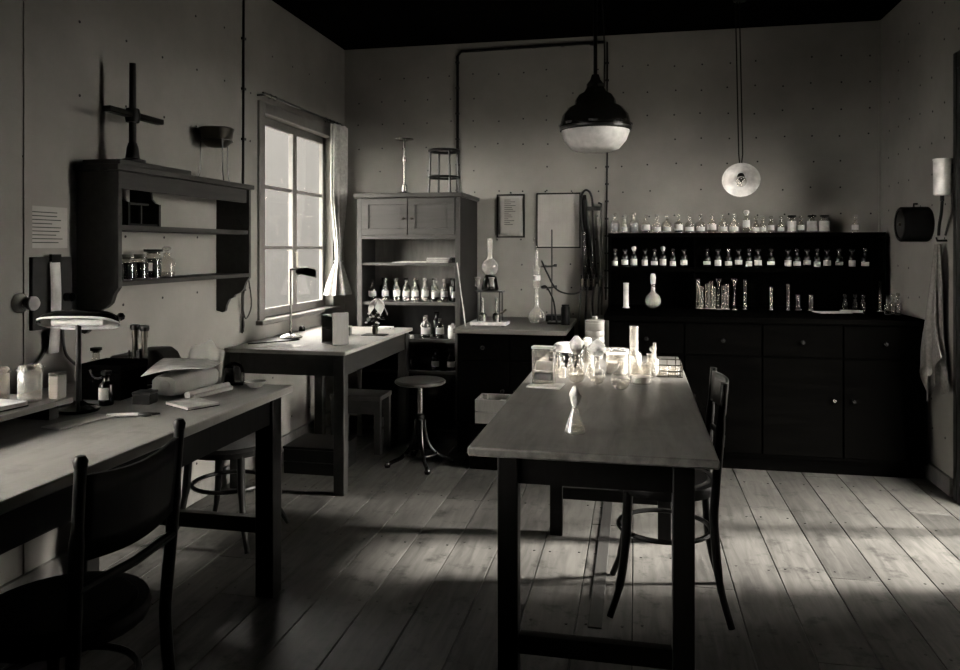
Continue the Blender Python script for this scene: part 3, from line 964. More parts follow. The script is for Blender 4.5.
# parcel with papers over it
t = thing('wrapped_parcel', 'paper wrapped parcel with rounded ends on the workbench under a sheet', 'parcel', (-1.685, 2.63, zb), R(86))
mb = MB()
def pf(u, v):
    a = 2 * PI * u
    kx = .15 * (1 - .22 * (2 * v - 1) ** 4) if False else .13
    y = (v - .5) * .26
    sq = lambda q: math.copysign(abs(q) ** .6, q)
    rr = 1 - .18 * abs(2 * v - 1) ** 5
    wob = .004 * noise.noise((math.cos(a) * 3, math.sin(a) * 3, v * 5))
    return (y, (.062 + wob) * rr * sq(math.cos(a)), .042 + (.0415 + wob * .5) * rr * sq(math.sin(a)))
mb.grid(pf, 28, 12)
for v in (0, 1):
    c = [pf(k / 28, v) for k in range(28)]
    o_ = len(mb.v); mb.v += c; mb.f.append(tuple(range(o_, o_ + 28)))
mb.build('wrapping', 'wrap', t)
MB().lathe([(0, .0), (.018, 0), (.02, .004), (.012, .008), (0, .008)], 18, (-.132, -.01, .045), Matrix.Rotation(R(-90), 4, 'Y')).build('seal', 'wrap', t)
MB().box(-.02, -.012, -.063, .063, .0845, .086).build('tape', 'paper_aged', t)

mb = MB()
def sheet(u, v):
    x_ = -.11 + .22 * u; y_ = -.19 + .31 * v
    z_ = .092 + .02 * u + .012 * math.sin(3 * u + 2 * v) + .010 * v - .018 * max(0, u - .75) * 4 * v
    return (x_, y_, z_)
o = mb.grid(sheet, 12, 12).build('paper_sheet', 'paper', None, (-1.685, 2.625, zb), R(20), solid=.0015)
tag(o, 'large creased paper sheet draped over the wrapped parcel', 'paper')
mb = MB()
def cl(u, v):
    x_ = .0 + .16 * u
    y_ = .0 + .03 * v + .012 * math.sin(9 * u)
    z_ = .001 + .165 * (1 - v) ** .8 * (.75 + .25 * math.sin(PI * u)) + .006 * math.sin(14 * u + 5 * v)
    return (x_, -y_, z_)
o = mb.grid(cl, 16, 12).build('cloth', 'paper_aged', None, (-1.80, 2.81, zb), R(0), solid=.002)
o.location = (-1.80, 2.834, zb)
tag(o, 'pale crumpled cloth propped up behind the draped paper sheet', 'cloth')
t = thing('paper_roll', 'rolled up papers lying beside the wrapped parcel', 'paper roll', (-1.575, 2.60, zb), R(80))
MB().lathe([(0, -.11), (.013, -.11), (.014, 0), (.013, .11), (0, .11)], 16, (0, 0, .0142), Matrix.Rotation(R(90), 4, 'Y')).build('roll', 'paper', t)
MB().lathe([(0, -.1), (.009, -.1), (.009, .1), (0, .1)], 14, (.0, -.0245, .0092), Matrix.Rotation(R(90), 4, 'Y')).build('inner_roll', 'paper_aged', t)
t = thing('notepad', 'open white notepad lying near the front edge of the workbench', 'notepad', (-1.515, 2.40, zb), R(-28))
MB().box(-.075, .075, -.06, .06, 0, .003).build('cover', 'dull_black', t)
MB().box(-.073, .073, -.058, .058, .003, .011).build('pages', 'paper', t)
MB().box(-.073, -.058, -.058, .058, .011, .013).build('binding', 'paper_aged', t)
t = thing('penholder', 'white handled instrument with dark clamp lying on the workbench', 'tool', (-1.605, 2.20, zb), R(14))
MB().tube([(-.08, 0, .007), (.02, 0, .007)], [.006, .007], 10).build('handle', 'enamel_white', t)
MB().tube([(.02, 0, .007), (.05, .006, .007), (.085, .012, .007)], [.005, .0065, .003], 8).build('jaw', 'black_metal', t)
MB().tube([(.02, 0, .007), (.045, -.008, .007), (.065, -.008, .007)], [.005, .0065, .003], 8).build('jaw', 'black_metal', t)
t = thing('hand_punch', 'black desk punch with lever at the far end of the workbench', 'desk punch', (-1.575, 2.795, zb), R(20))
MB().box(-.045, .035, -.022, .022, 0, .014).build('base', 'black_enamel', t, bevel=.003)
MB().box(-.04, .0, -.012, .012, .014, .075).build('frame', 'black_enamel', t, bevel=.004)
MB().tube(spline([(-.035, 0, .07), (-.01, 0, .085), (.02, 0, .075), (.03, 0, .05)], 5), .007, 8).build('lever', 'black_enamel', t)
MB().cyl(.006, .01, .06, 10, (.028, 0, 0)).build('plunger', 'chrome', t)
t = thing('dish', 'small white porcelain dish beside the black desk punch', 'dish', (-1.475, 2.775, zb))
MB().lathe([(0, .0), (.025, 0), (.04, .018), (.043, .022), (.039, .021), (.024, .005), (0, .004)], 22).build('bowl', 'porcelain', t)

# ------------------------------------------------------------------ things on the writing table
zw = WT + .0004
t = thing('desk_lamp', 'desk lamp with slim stem and dark hood shade on the writing table', 'lamp', (-2.1, 4.40, zw))
MB().lathe([(0, 0), (.07, 0), (.074, .008), (.05, .02), (.016, .028), (.01, .045), (0, .045)], 28).build('base', 'steel', t)
MB().tube([(0, 0, .04), (0, 0, .43)], .0065, 10).build('stem', 'steel', t)
MB().tube([(0, 0, .425), (.05, .02, .435)], .007, 8).build('arm', 'brass', t)
mb = MB()
ax2 = Vector((.9, .42, 0)).normalized(); sd2 = Vector((-.42, .9, 0)).normalized()
def hood(rad):
    def fn(u, v):
        a = R(180 * u)
        s_ = .03 + .125 * v
        k = .45 + .55 * math.sin(min(1, v * 1.6) * PI / 2)
        return tuple(ax2 * s_ + sd2 * (math.cos(a) * rad * k) + Vector((0, 0, .405 - .03 * v + math.sin(a) * rad * k)))
    return fn
S_ = mb.grid(hood(.052), 14, 10).build('shade', 'black_enamel', t, solid=.002)
MB().cyl(.014, .39, .43, 12, tuple(ax2 * .045)).build('socket', 'brass', t)
MB().tube(spline([(.04, -.04, .004), (.1, -.1, .004), (.02, -.22, .004), (-.1, -.35, .004)], 6), .0035, 6).build('cord', 'cord', t)

t = thing('letter_holder', 'upright open wooden letter holder standing on the writing table', 'letter holder', (-1.725, 4.20, zw), R(-42))
WW, DD, HH = .15, .10, .185
MB().box(WW / 2 - .012, WW / 2, -DD / 2, DD / 2, 0, HH).build('side_board', 'pale_wood', t)
MB().box(-WW / 2, -WW / 2 + .008, -DD / 2, DD / 2, 0, HH - .02).build('side_board', 'pale_wood', t)
MB().box(-WW / 2 + .0085, WW / 2 - .0125, DD / 2 - .008, DD / 2, 0, HH - .01).build('back_board', 'pale_wood', t)
for z in (.0, .085, .16):
    MB().box(-WW / 2 + .0085, WW / 2 - .0125, -DD / 2 + .002, DD / 2 - .0085, z, z + .008).build('shelf', 'pale_wood', t)
t = thing('card_box', 'small pale card box behind the wooden letter holder', 'box', (-1.83, 4.62, zw), R(10))
MB().box(-.04, .04, -.035, .035, 0, .05).build('body', 'pale_wood', t, bevel=.002)
MB().box(-.041, .041, -.036, .036, .0502, .058).build('lid', 'paper_aged', t, bevel=.002)
o = MB().box(-.05, .05, -.04, .04, 0, .012).build('pamphlet', 'paper', None, (-1.70, 5.05, zw), R(5), bevel=.001)
tag(o, 'small white pamphlet at the far end of the writing table', 'booklet')
o = MB().box(-.09, .09, -.12, .12, 0, .0015).build('blotter', 'paper', None, (-1.98, 4.02, zw), R(80))
tag(o, 'flat pale paper sheet on the corner of the writing table', 'paper')
o = MB().lathe([(0, 0), (.02, 0), (.022, .01), (.018, .03), (.01, .035), (0, .035)], 14).build('ink_pot', 'black_enamel', None, (-2.2, 4.78, zw))
tag(o, 'little black ink pot near window sill on the writing table', 'ink pot')

t = thing('potted_flower', 'little potted plant with white bloom on the writing table', 'plant', (-1.64, 4.66, zw))
o = MB().box(-.075, .075, -.05, .05, 0, .004).build('mat', 'dark_wood', t)
MB().lathe([(0, .0045), (.018, .0045), (.02, .03), (.018, .05), (.024, .062), (.02, .062), (.0, .05)], 16).build('vase', 'brass', t)
mb = MB()
for k in range(70):
    a = rnd.uniform(0, 2 * PI); el = rnd.uniform(-.3, 1.2)
    d = Vector((math.cos(a) * math.cos(el), math.sin(a) * math.cos(el), math.sin(el)))
    c = Vector((0, 0, .1)) + Vector((d.x * .06, d.y * .06, d.z * .05)) * rnd.uniform(.5, 1)
    s_ = d.cross(Vector((0, 0, 1)))
    if s_.length < .1: s_ = Vector((1, 0, 0))
    s_.normalize(); l_ = (d + Vector((0, 0, -.4))).normalized()
    w = rnd.uniform(.008, .013); ln = rnd.uniform(.02, .032)
    i0 = len(mb.v)
    mb.v += [tuple(c - l_ * ln * .5), tuple(c + s_ * w), tuple(c + l_ * ln * .6), tuple(c - s_ * w), tuple(c + d * .006)]
    mb.f += [(i0, i0 + 1, i0 + 4), (i0 + 1, i0 + 2, i0 + 4), (i0 + 2, i0 + 3, i0 + 4), (i0 + 3, i0, i0 + 4)]
o = mb.build('foliage', 'leaf', t); o['kind'] = 'stuff'
for k in range(9):
    a = rnd.uniform(0, 2 * PI); rr = rnd.uniform(.03, .055)
    MB().lathe([(0, 0), (.008, .002), (.01, .008), (.005, .012), (0, .012)], 8).build('small_bloom', 'petal', t, (rr * math.cos(a) - .01, rr * math.sin(a) - .01, .09 + rnd.uniform(-.02, .05)))
MB().tube([(0, 0, .05), (.015, .0, .15)], .003, 6).build('stem', 'leaf', t)
for k in range(5):
    a = R(72 * k + 20); ca, sa = math.cos(a), math.sin(a)
    def pt(u, v, ca=ca, sa=sa):
        r_ = .066 * v ** .8; w = .036 * math.sin(PI * min(1, v * .9 + .08)) * (2 * u - 1)
        z_ = .225 - .1 * v ** 1.2 + .012 * abs(2 * u - 1)
        return (.015 + r_ * ca - w * sa, r_ * sa + w * ca, z_)
    MB().grid(pt, 4, 6).build('petal', 'petal', t, solid=.001)

# curtain on its rod
t = thing('curtain_rod', 'thin dark curtain rod over the window', 'curtain rod', (XL + .07, 4.95, 2.30))
MB().tube([(0, -.66, 0), (0, .64, 0)], .008, 8).build('rod', 'black_metal', t)
for yy in (-.6, .6):
    MB().tube([(0, yy, 0), (-.069, yy, 0)], .006, 6).build('bracket', 'black_metal', t)
for k, yy in enumerate((-.57, -.5, .3, .37, .44, .51, .57)):
    MB().tube([(0 + .014 * math.cos(2 * PI * j / 12), yy, -.005 + .014 * math.sin(2 * PI * j / 12)) for j in range(12)], .002, 5, closed=True).build('ring', 'black_metal', t)
t = thing('curtain', 'white cotton curtain gathered and tied beside the window', 'curtain', (XL + .11, 5.40, 1.0))
mb = MB()
def cur(u, v):
    a = 2 * PI * u
    z = .0 + 1.27 * v
    tie = .25
    if z > tie:
        k = min(1, (z - tie) / .55); k = k * k * (3 - 2 * k)
        hy = .024 + .10 * k; hx = .024 + .012 * k
    else:
        k = (tie - z) / tie; k = k ** .8
        hy = .024 + .115 * k; hx = .024 + .055 * k
    f_ = 1 + .28 * math.sin(9 * a + 1.5 * math.sin(3 * v)) * min(1, abs(z - tie) * 6)
    return (hx * f_ * math.cos(a), hy * (1 + .1 * math.sin(9 * a)) * math.sin(a) + .02 * (v - .2), z)
mb.grid(cur, 72, 30)
mb.build('cloth', 'cloth_white', t)
MB().tube([(.032 * math.cos(2 * PI * k / 16), .033 * math.sin(2 * PI * k / 16), .25) for k in range(16)], .006, 6, closed=True).build('tie', 'cloth_white', t)

# ------------------------------------------------------------------ cabinet against the back wall
CX0, CX1, CY0, CY1, CH = -1.96, -1.20, 5.20, 5.775, 1.74
t = thing('reagent_cabinet', 'tall wooden reagent cabinet with two small doors over open shelves', 'cabinet', ((CX0 + CX1) / 2, (CY0 + CY1) / 2, 0))
hw, hd = (CX1 - CX0) / 2, (CY1 - CY0) / 2
for s_ in (-1, 1):
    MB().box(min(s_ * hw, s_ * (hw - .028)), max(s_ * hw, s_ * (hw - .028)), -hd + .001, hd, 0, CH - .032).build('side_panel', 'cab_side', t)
    MB().box(min(s_ * hw, s_ * (hw - .035)), max(s_ * hw, s_ * (hw - .035)), -hd - .016, -hd, 0, CH - .032).build('front_stile', 'cab_wood', t, bevel=.002)
MB().box(-hw + .0285, hw - .0285, .005, .0175, .943, CH - .032).build('back_panel', 'cab_back', t)  # paler upper back, the light on these shelves put into colour
MB().box(-hw + .0285, hw - .0285, .005, .0175, .06, .942).build('back_panel', 'cab_side', t)  # dark lower back, shade of the lower shelves put into colour
MB().box(-hw - .02, hw + .02, -hd - .035, hd, CH - .032, CH).build('top_board', 'cab_wood_x', t, bevel=.006)
for z in (1.425, 1.235, .953, .693, .468, .06):
    MB().box(-hw + .0285, hw - .0285, -hd + .002, .0045, z - .01, z + .01).build('shelf', 'cab_wood_x', t)
MB().box(-hw + .036, hw - .036, -hd - .014, -hd + .001, 1.415, 1.44).build('rail', 'cab_wood_x', t)
for s_ in (-1, 1):
    a, b = (-hw + .037, -.003) if s_ < 0 else (.003, hw - .037)
    D_ = MB().box(a, b, -hd - .012, -hd + .001, 1.443, CH - .036).build('door', 'cab_wood_x', t, bevel=.002)
    fb = MB()
    z0, z1 = 1.443, CH - .036
    fb.box(a, b, -hd - .022, -hd - .0121, z1 - .045, z1).box(a, b, -hd - .022, -hd - .0121, z0, z0 + .045)
    fb.box(a, a + .05, -hd - .022, -hd - .0121, z0 + .045, z1 - .045).box(b - .05, b, -hd - .022, -hd - .0121, z0 + .045, z1 - .045)
    fb.build('frame', 'cab_wood_x', D_, bevel=.002)
    MB().lathe([(0, 0), (.008, 0), (.006, .01), (.011, .016), (.009, .022), (0, .023)], 12, (.03 * s_, -hd - .022, 1.56), Matrix.Rotation(R(90), 4, 'X')).build('knob', 'brass', D_)
MB().box(-.075, -.06, -hd + .003, -hd + .02, .479, .682).build('divider', 'cab_wood', t)

def cab(px, i): return px
# row on the main shelf
zc1 = .9632
xs = [-1.885, -1.79, -1.70, -1.63, -1.56, -1.49, -1.41, -1.345]
for k, xx in enumerate(xs):
    bottle(f'clear labelled bottle, {ORD[k]} from the window side in the cabinet front row', 'bottle', (xx, 5.30 + .012 * (k % 2), zc1), .027 if k % 3 else .029, .125 + .006 * (k % 3), .011, 'labelled bottles on the main cabinet shelf',
           glass='glass', paper=(.28, .58, 70), stop='glass', liquid=('liquid', .6) if k % 2 else None, rz=R(20))
bottle('slim dark bottle at the end of the main cabinet shelf', 'bottle', (-1.272, 5.30, zc1), .019, .15, .009, glass='brown_glass', stop='black', paper=(.2, .5, 50), rz=R(15))
for k, xx in enumerate((-1.84, -1.745, -1.665, -1.595, -1.45, -1.31)):
    bottle(f'dark bottle, {ORD[k]} of the rear row from the window side of the cabinet', 'bottle', (xx, 5.42, zc1), .028, .15, .011, 'dark bottles at the rear of the main cabinet shelf', glass='brown_glass', stop='black')
# papers on the shelf above
o = MB().box(-.12, .12, -.09, .09, 0, .006).build('paper_stack', 'paper', None, (-1.60, 5.33, 1.2452), R(3))
tag(o, 'thin pile of white paper on the upper cabinet shelf', 'paper')
for k in range(3):
    bk = thing('book', ['pale bound book at the bottom of the pile in the cabinet', 'pale bound book in the middle of the pile in the cabinet', 'pale bound book on top of the pile in the cabinet'][k], 'book', (-1.38, 5.31, 1.2452 + .0125 * k), R(rnd.uniform(-4, 4)))
    MB().box(-.085, .085, -.06, .06, 0, .0018).build('cover', 'gray_book', bk)
    MB().box(-.083, .083, -.058, .058, .0018, .0102).build('pages', 'paper', bk)
    MB().box(-.085, .085, -.06, .06, .0102, .012).build('cover', 'gray_book', bk)
t = thing('card_case', 'little black case beside the book pile in the cabinet', 'box', (-1.255, 5.29, 1.2452))
MB().box(-.022, .022, -.05, .05, 0, .03).build('body', 'dull_black', t, bevel=.002)
MB().box(-.0225, .0225, -.0505, .0505, .0302, .038).build('lid', 'dull_black', t, bevel=.002)
# lower shelves
zc2 = .7032
bottle('tall round shouldered bottle with label on the lower cabinet shelf', 'bottle', (-1.475, 5.28, zc2), .036, .15, .014, glass='glass_bright', paper=(.2, .5, 65), stop='cork', liquid=('liquid_dark', .25), rz=R(15))
bottle('smaller labelled bottle with dark contents on the lower cabinet shelf', 'bottle', (-1.37, 5.28, zc2), .032, .13, .012, glass='glass', paper=(.25, .6, 60), stop='cork', liquid=('liquid_dark', .7), rz=R(15))
bottle('dark bottle behind the labelled ones on the lower cabinet shelf', 'bottle', (-1.42, 5.38, zc2), .033, .17, .013, glass='brown_glass', stop='black')
t = thing('white_jar', 'white porcelain jar with lid on the lower cabinet shelf', 'jar', (-1.275, 5.28, zc2))
MB().lathe([(0, 0), (.033, 0), (.036, .01), (.036, .075), (.03, .083), (0, .083)], 22).build('body', 'porcelain', t)
MB().lathe([(0, .0835), (.034, .0835), (.034, .093), (.01, .1), (.01, .11), (0, .111)], 22).build('lid', 'porcelain', t)
for k, xx in enumerate((-1.605, -1.565)):
    o = MB().lathe([(0, 0), (.014, 0), (.016, .008), (.014, .02), (.009, .025), (0, .026)], 14).build('pill_pot', 'porcelain', None, (xx, 5.24, zc2))
    tag(o, ['tiny white pot by the divider on the lower cabinet shelf', 'tiny white pot beside the tall bottle on the lower cabinet shelf'][k], 'pot', 'tiny white pots in the cabinet')
zc3 = .4782
for k, xx in enumerate((-1.40, -1.285)):
    bottle(['dark bottle with bright white label nearer the stool on lowest cabinet shelf', 'dark bottle with bright white label by the cabinet side on lowest shelf'][k], 'bottle', (xx, 5.27, zc3), .031, .13, .012, 'dark labelled bottles on the lowest cabinet shelf', glass='brown_glass', stop='black', paper=(.2, .5, 60), rz=R(12))
bottle('small dark bottle without label on the lowest cabinet shelf', 'bottle', (-1.57, 5.27, zc3), .022, .09, .009, glass='brown_glass', stop='glass')

# on top of the cabinet
zt = CH + .0004
t = thing('burner_stand', 'slim metal lamp stand with flat top plate on the cabinet', 'stand', (-1.66, 5.36, zt))
MB().lathe([(0, 0), (.075, 0), (.078, .008), (.05, .016), (.022, .024), (.02, .07), (.012, .078), (0, .078)], 24).build('base', 'steel', t)
MB().tube([(0, 0, .07), (0, 0, .4)], .0075, 10).build('column', 'steel', t)
MB().lathe([(0, .24), (.014, .24), (.016, .255), (.014, .275), (0, .275)], 12).build('collar', 'steel', t)
MB().lathe([(0, .39), (.03, .395), (.068, .405), (.068, .411), (.03, .415), (0, .416)], 24).build('plate', 'steel', t)
t = thing('iron_stool_frame', 'black iron stand with two hoops and four legs on the cabinet', 'stand', (-1.375, 5.42, zt))
for zz in (.32, .31):
    pass
MB().tube([(.108 * math.cos(2 * PI * k / 28), .108 * math.sin(2 * PI * k / 28), .322) for k in range(28)], .011, 8, closed=True).build('hoop', 'black_metal', t)
MB().tube([(.112 * math.cos(2 * PI * k / 28), .112 * math.sin(2 * PI * k / 28), .128) for k in range(28)], .009, 8, closed=True).build('hoop', 'black_metal', t)
for k in range(4):
    a = R(35 + 90 * k); ca, sa = math.cos(a), math.sin(a)
    MB().tube([(.106 * ca, .106 * sa, .318), (.112 * ca, .112 * sa, .13), (.12 * ca, .12 * sa, .004)], .008, 8).build('leg', 'black_metal', t)

# ------------------------------------------------------------------ charts on the back wall
t = thing('wall_chart', 'smaller framed chart with a curling sheet beside the cabinet', 'chart', (-.94, YB, 1.43))
fb = MB()
w, h = .11, .335
fb.box(-w, w, -.012, -.001, h - .012, h).box(-w, w, -.012, -.001, 0, .010).box(-w, -w + .012, -.012, -.001, .01, h - .012).box(w - .012, w, -.012, -.001, .01, h - .012)
fb.build('frame', 'ebony', t)
MB().grid(lambda u, v: (-w + .013 + (2 * w - .026) * u, -.004 - .03 * max(0, .25 - v) * (.2 + u), .013 + (h - .027) * v + .03 * (1 - u) * max(0, .2 - v) * 2), 6, 14).build('sheet', 'paper_print', t, solid=.001)
for k in range(14):
    l_ = rnd.uniform(.03, .09)
    MB().box(-w + .06, -w + .06 + l_, -.0062, -.0056, .10 + k * .0145, .104 + k * .0145).build('text_line', 'ink', t)
MB().lathe([(0, 0), (.008, 0), (.006, .012), (0, .012)], 10, (0, -.001, h + .012), Matrix.Rotation(R(90), 4, 'X')).build('hook', 'black_metal', t)
t = thing('wall_chart', 'larger framed chart of ruled columns on the back wall', 'chart', (-.572, YB, 1.35))
fb = MB()
w, h = .168, .42
fb.box(-w, w, -.012, -.001, h - .011, h).box(-w, w, -.012, -.001, 0, .009).box(-w, -w + .009, -.012, -.001, .009, h - .011).box(w - .009, w, -.012, -.001, .009, h - .011)
fb.build('frame', 'ebony', t)
MB().box(-w + .0095, w - .0095, -.004, -.001, .0095, h - .0115).build('sheet', 'paper_aged', t)
rl = MB()
for k in range(9):
    xx = -w + .03 + k * .034
    rl.box(xx, xx + .0014, -.0046, -.0041, .02, h - .03)
for k in range(40):
    rl.box(-w + .02, w - .02, -.0046, -.0041, .025 + k * .0088, .0258 + k * .0088)
o = rl.build('ruled_lines', 'paper_print', t)
for xx in (-.1, .1):
    MB().lathe([(0, 0), (.008, 0), (.006, .012), (0, .012)], 10, (xx, -.001, h + .012), Matrix.Rotation(R(90), 4, 'X')).build('hook', 'black_metal', t)

# ------------------------------------------------------------------ middle bench
MZ = .82
t = thing('middle_bench', 'dark cupboard bench with pale worn top against the back wall', 'bench', (-.80, 5.32, 0))
MB().box(-.37, .37, -.47, .455, MZ - .03, MZ).build('worktop', 'mid_top', t, bevel=.004)
MB().box(-.35, .35, -.43, .445, .0, MZ - .031).build('carcass', 'black_bench', t)
for k, (a, b) in enumerate(((-.345, -.003), (.003, .345))):
    D_ = MB().box(a, b, -.445, -.431, .62, MZ - .04).build('drawer', 'black_bench', t, bevel=.003)
    MB().lathe([(0, 0), (.011, 0), (.008, .012), (.014, .02), (.01, .028), (0, .029)], 12, ((a + b) / 2, -.445, .7), Matrix.Rotation(R(90), 4, 'X')).build('knob', 'dull_black', D_)
    D_ = MB().box(a, b, -.445, -.431, .06, .61).build('door', 'black_bench', t, bevel=.003)
    MB().lathe([(0, 0), (.011, 0), (.008, .012), (.014, .02), (.01, .028), (0, .029)], 12, (b - .04 if k == 0 else a + .04, -.445, .42), Matrix.Rotation(R(90), 4, 'X')).build('knob', 'dull_black', D_)
zm = MZ + .0004
t = thing('tray', 'flat white slab under the burner apparatus on the middle bench', 'tray', (-.97, 5.10, zm))
MB().box(-.125, .125, -.08, .08, .006, .03).build('slab', 'porcelain', t, bevel=.006)
for sx in (-1, 1):
    MB().box(sx * .1 - .01, sx * .1 + .01, -.07, .07, 0, .006).build('foot', 'dull_black', t)
t = thing('burner_apparatus', 'black twin burner apparatus carrying a glass globe and chimney', 'apparatus', (-.97, 5.10, zm + .0304))
for sx in (-1, 1):
    for sy in (-1, 1):
        MB().tube([(sx * .075, sy * .05, 0), (sx * .075, sy * .05, .2)], .004, 6).build('leg', 'black_metal', t)
MB().box(-.095, .095, -.06, .06, .2, .208).build('plate', 'black_metal', t)
for xx in (-.05, .045):
    b_ = MB().lathe([(0, .0), (.026, 0), (.026, .045), (.018, .055), (.01, .06), (.008, .1), (.0, .1)], 18, (xx, -.01, 0)).build('burner', 'steel', t)
    MB().cyl(.009, .1, .16, 10, (xx, -.01, 0)).build('wick_tube', 'steel', b_)
MB().tube([(.06, -.02, .05), (.1, -.05, .07), (.12, -.06, .085)], .008, 8).build('tap', 'brass', t)
MB().lathe([(0, .209), (.055, .209), (.06, .22), (.045, .3), (.03, .315), (0, .315)], 20, (.0, 0, 0)).build('drum', 'black_enamel', t)
for xx in (-.075, .02):
    MB().lathe([(0, .24), (.016, .24), (.014, .28), (.024, .3), (.022, .303), (0, .3)], 12, (xx, -.055, 0)).build('cup', 'tin', t)
MB().lathe([(.028, .318), (.045, .33), (.057, .355), (.055, .39), (.035, .415), (.02, .425), (.018, .44)], 24).build('globe', 'glass_bright', t)
MB().lathe([(.017, .425), (.017, .56), (.019, .565), (.016, .565), (.014, .43)], 16).build('chimney', 'glass_bright', t)
o = MB().tube([(-1.115, 4.98, zm + .004), (-1.185, 5.03, 1.25)], .004, 8).build('glass_rod', 'porcelain')
tag(o, 'long pale glass rod leaning against the side of the cabinet', 'rod')

t = thing('retort_stand', 'thin retort stand with clamps holding the condenser on middle bench', 'stand', (-.66, 5.33, zm))
MB().box(.06, .16, -.06, .06, 0, .014).build('base', 'black_metal', t, bevel=.003)
MB().tube([(.085, .03, .014), (.085, .03, .66)], .005, 8).build('rod', 'black_metal', t)
for zz in (.25, .40):
    c_ = MB().tube([(.018, -.02, zz), (.085, .03, zz), (.105, .035, zz + .008)], .007, 8).build('clamp', 'black_metal', t)
    MB().lathe([(0, -.012), (.012, -.01), (.012, .01), (0, .012)], 10, (.11, .035, zz + .007)).build('wing_nut', 'black_metal', c_)
t = thing('distilling_flask', 'round flask of clear liquid beneath the upright glass condenser', 'flask', (-.675, 5.30, zm))
MB().lathe([(0, .002), (.03, 0), (.05, .014), (.06, .04), (.052, .075), (.03, .1), (.016, .115), (.012, .2), (.010, .2), (.013, .112), (.05, .07), (.057, .04), (.03, .004), (0, .004)], 26).build('body', 'glass_bright', t)
MB().lathe([(0, .004), (.03, .005), (.048, .016), (.056, .04), (.054, .055), (0, .055)], 24).build('liquid', 'liquid', t)
t = thing('condenser', 'upright glass condenser tube clamped above the round flask', 'condenser', (-.675, 5.30, zm + .203))
MB().lathe([(.0, 0), (.010, 0), (.010, .045), (.023, .05), (.023, .2), (.010, .205), (.010, .32), (0, .32)], 18).build('jacket', 'glass_bright', t)
MB().lathe([(.0245, .1), (.0262, .1), (.0262, .135), (.0245, .135)], 16).build('band', 'enamel_white', t)
MB().tube([(.0, 0, .3), (0, 0, .36), (-.02, -.005, .37), (-.02, -.005, .40)], .004, 6).build('bent_tube', 'glass_bright', t)
o = MB().tube(spline([(-.64, 5.30, zm + .44), (-.6, 5.27, zm + .36), (-.53, 5.28, zm + .24), (-.43, 5.48, zm + .2), (-.36, 5.66, zm + .23)], 7), .0065, 8).build('rubber_hose', 'rubber')
tag(o, 'black rubber hose sagging from the condenser to the gas taps', 'hose')
o = MB().tube(spline([(-.64, 5.27, zm + .26), (-.6, 5.25, zm + .26), (-.55, 5.22, zm + .17), (-.53, 5.2, zm + .05), (-.52, 5.19, zm + .007)], 7), .0065, 8).build('rubber_hose', 'rubber')
tag(o, 'black rubber hose dropping from the lower condenser outlet to the bench', 'hose')
t = thing('dark_canister', 'upright black canister at the end of the middle bench', 'canister', (-.47, 5.25, zm))
MB().lathe([(0, 0), (.03, 0), (.03, .12), (.024, .128), (0, .128)], 18).build('body', 'dull_black', t)
MB().lathe([(0, .1285), (.026, .1285), (.026, .14), (0, .142)], 18).build('lid', 'dull_black', t)
t = thing('black_box', 'low black box on the middle bench behind the flask', 'box', (-.56, 5.5, zm))
MB().box(-.07, .07, -.06, .06, 0, .035).build('body', 'dull_black', t, bevel=.002)
MB().box(-.071, .071, -.061, .061, .0352, .045).build('lid', 'dull_black', t, bevel=.002)

# gas tap manifold with tubes on the back wall
t = thing('gas_manifold', 'upright board of gas taps glass tubes and looping rubber hoses on the wall', 'gas taps', (-.33, YB, .85))
MB().prism([(-.05, .18), (.02, .18), (-.03, .90), (-.07, .90)], 'Y', -.03, -.001).build('board', 'ebony', t)
MB().tube([(.085, -.05, 0.0), (.085, -.05, .80)], .008, 8).build('pipe', 'cable', t)
MB().tube([(.085, -.05, .80), (.085, -.05, .83), (.06, -.05, .84)], .009, 8).build('elbow', 'black_metal', t)
MB().box(-.02, .08, -.075, -.031, .78, .81).build('bracket', 'dark_wood', t)
MB().tube([(-.05, -.06, .2), (-.05, -.06, .24), (.085, -.06, .24)], .011, 8).build('manifold_pipe', 'black_metal', t)
for k, xx in enumerate((-.06, -.015, .03, .075)):
    tp = MB().lathe([(0, -.03), (.013, -.03), (.016, 0), (.013, .03), (0, .03)], 12, (xx, -.075, .24)).build('tap', 'brass', t)
    MB().box(xx - .006, xx + .006, -.1, -.07, .268, .30).build('tap_lever', 'black_metal', tp)
for k, (xa, xb, zz) in enumerate(((-.045, -.03, .62), (-.03, .01, .5), (.02, .03, .48))):
    MB().tube([(xb, -.07, .27), (xa, -.07, zz)], .013, 10).build('glass_tube', 'glass_bright', t)
lp = spline([(-.055, -.05, .62), (-.07, -.05, .80), (-.06, -.05, .90), (-.03, -.05, .935), (.005, -.05, .905), (.02, -.05, .8), (.03, -.05, .5), (.045, -.06, .28)], 7)
MB().tube(lp, .0085, 8).build('hose', 'rubber', t)
MB().tube(spline([(-.04, -.055, .86), (-.02, -.06, .7), (.01, -.06, .45), (.03, -.07, .27)], 6), .012, 8).build('hose', 'rubber', t)
for k, (xa, xb) in enumerate(((-.06, -.075), (-.015, -.03), (.03, .03), (.075, .06))):
    MB().tube(spline([(xa, -.08, .22), (xa - .01, -.1, .1), (xb, -.12, -.1), (xb + .01, -.13, -.35)], 6), .0075, 8).build('hose', 'rubber', t)

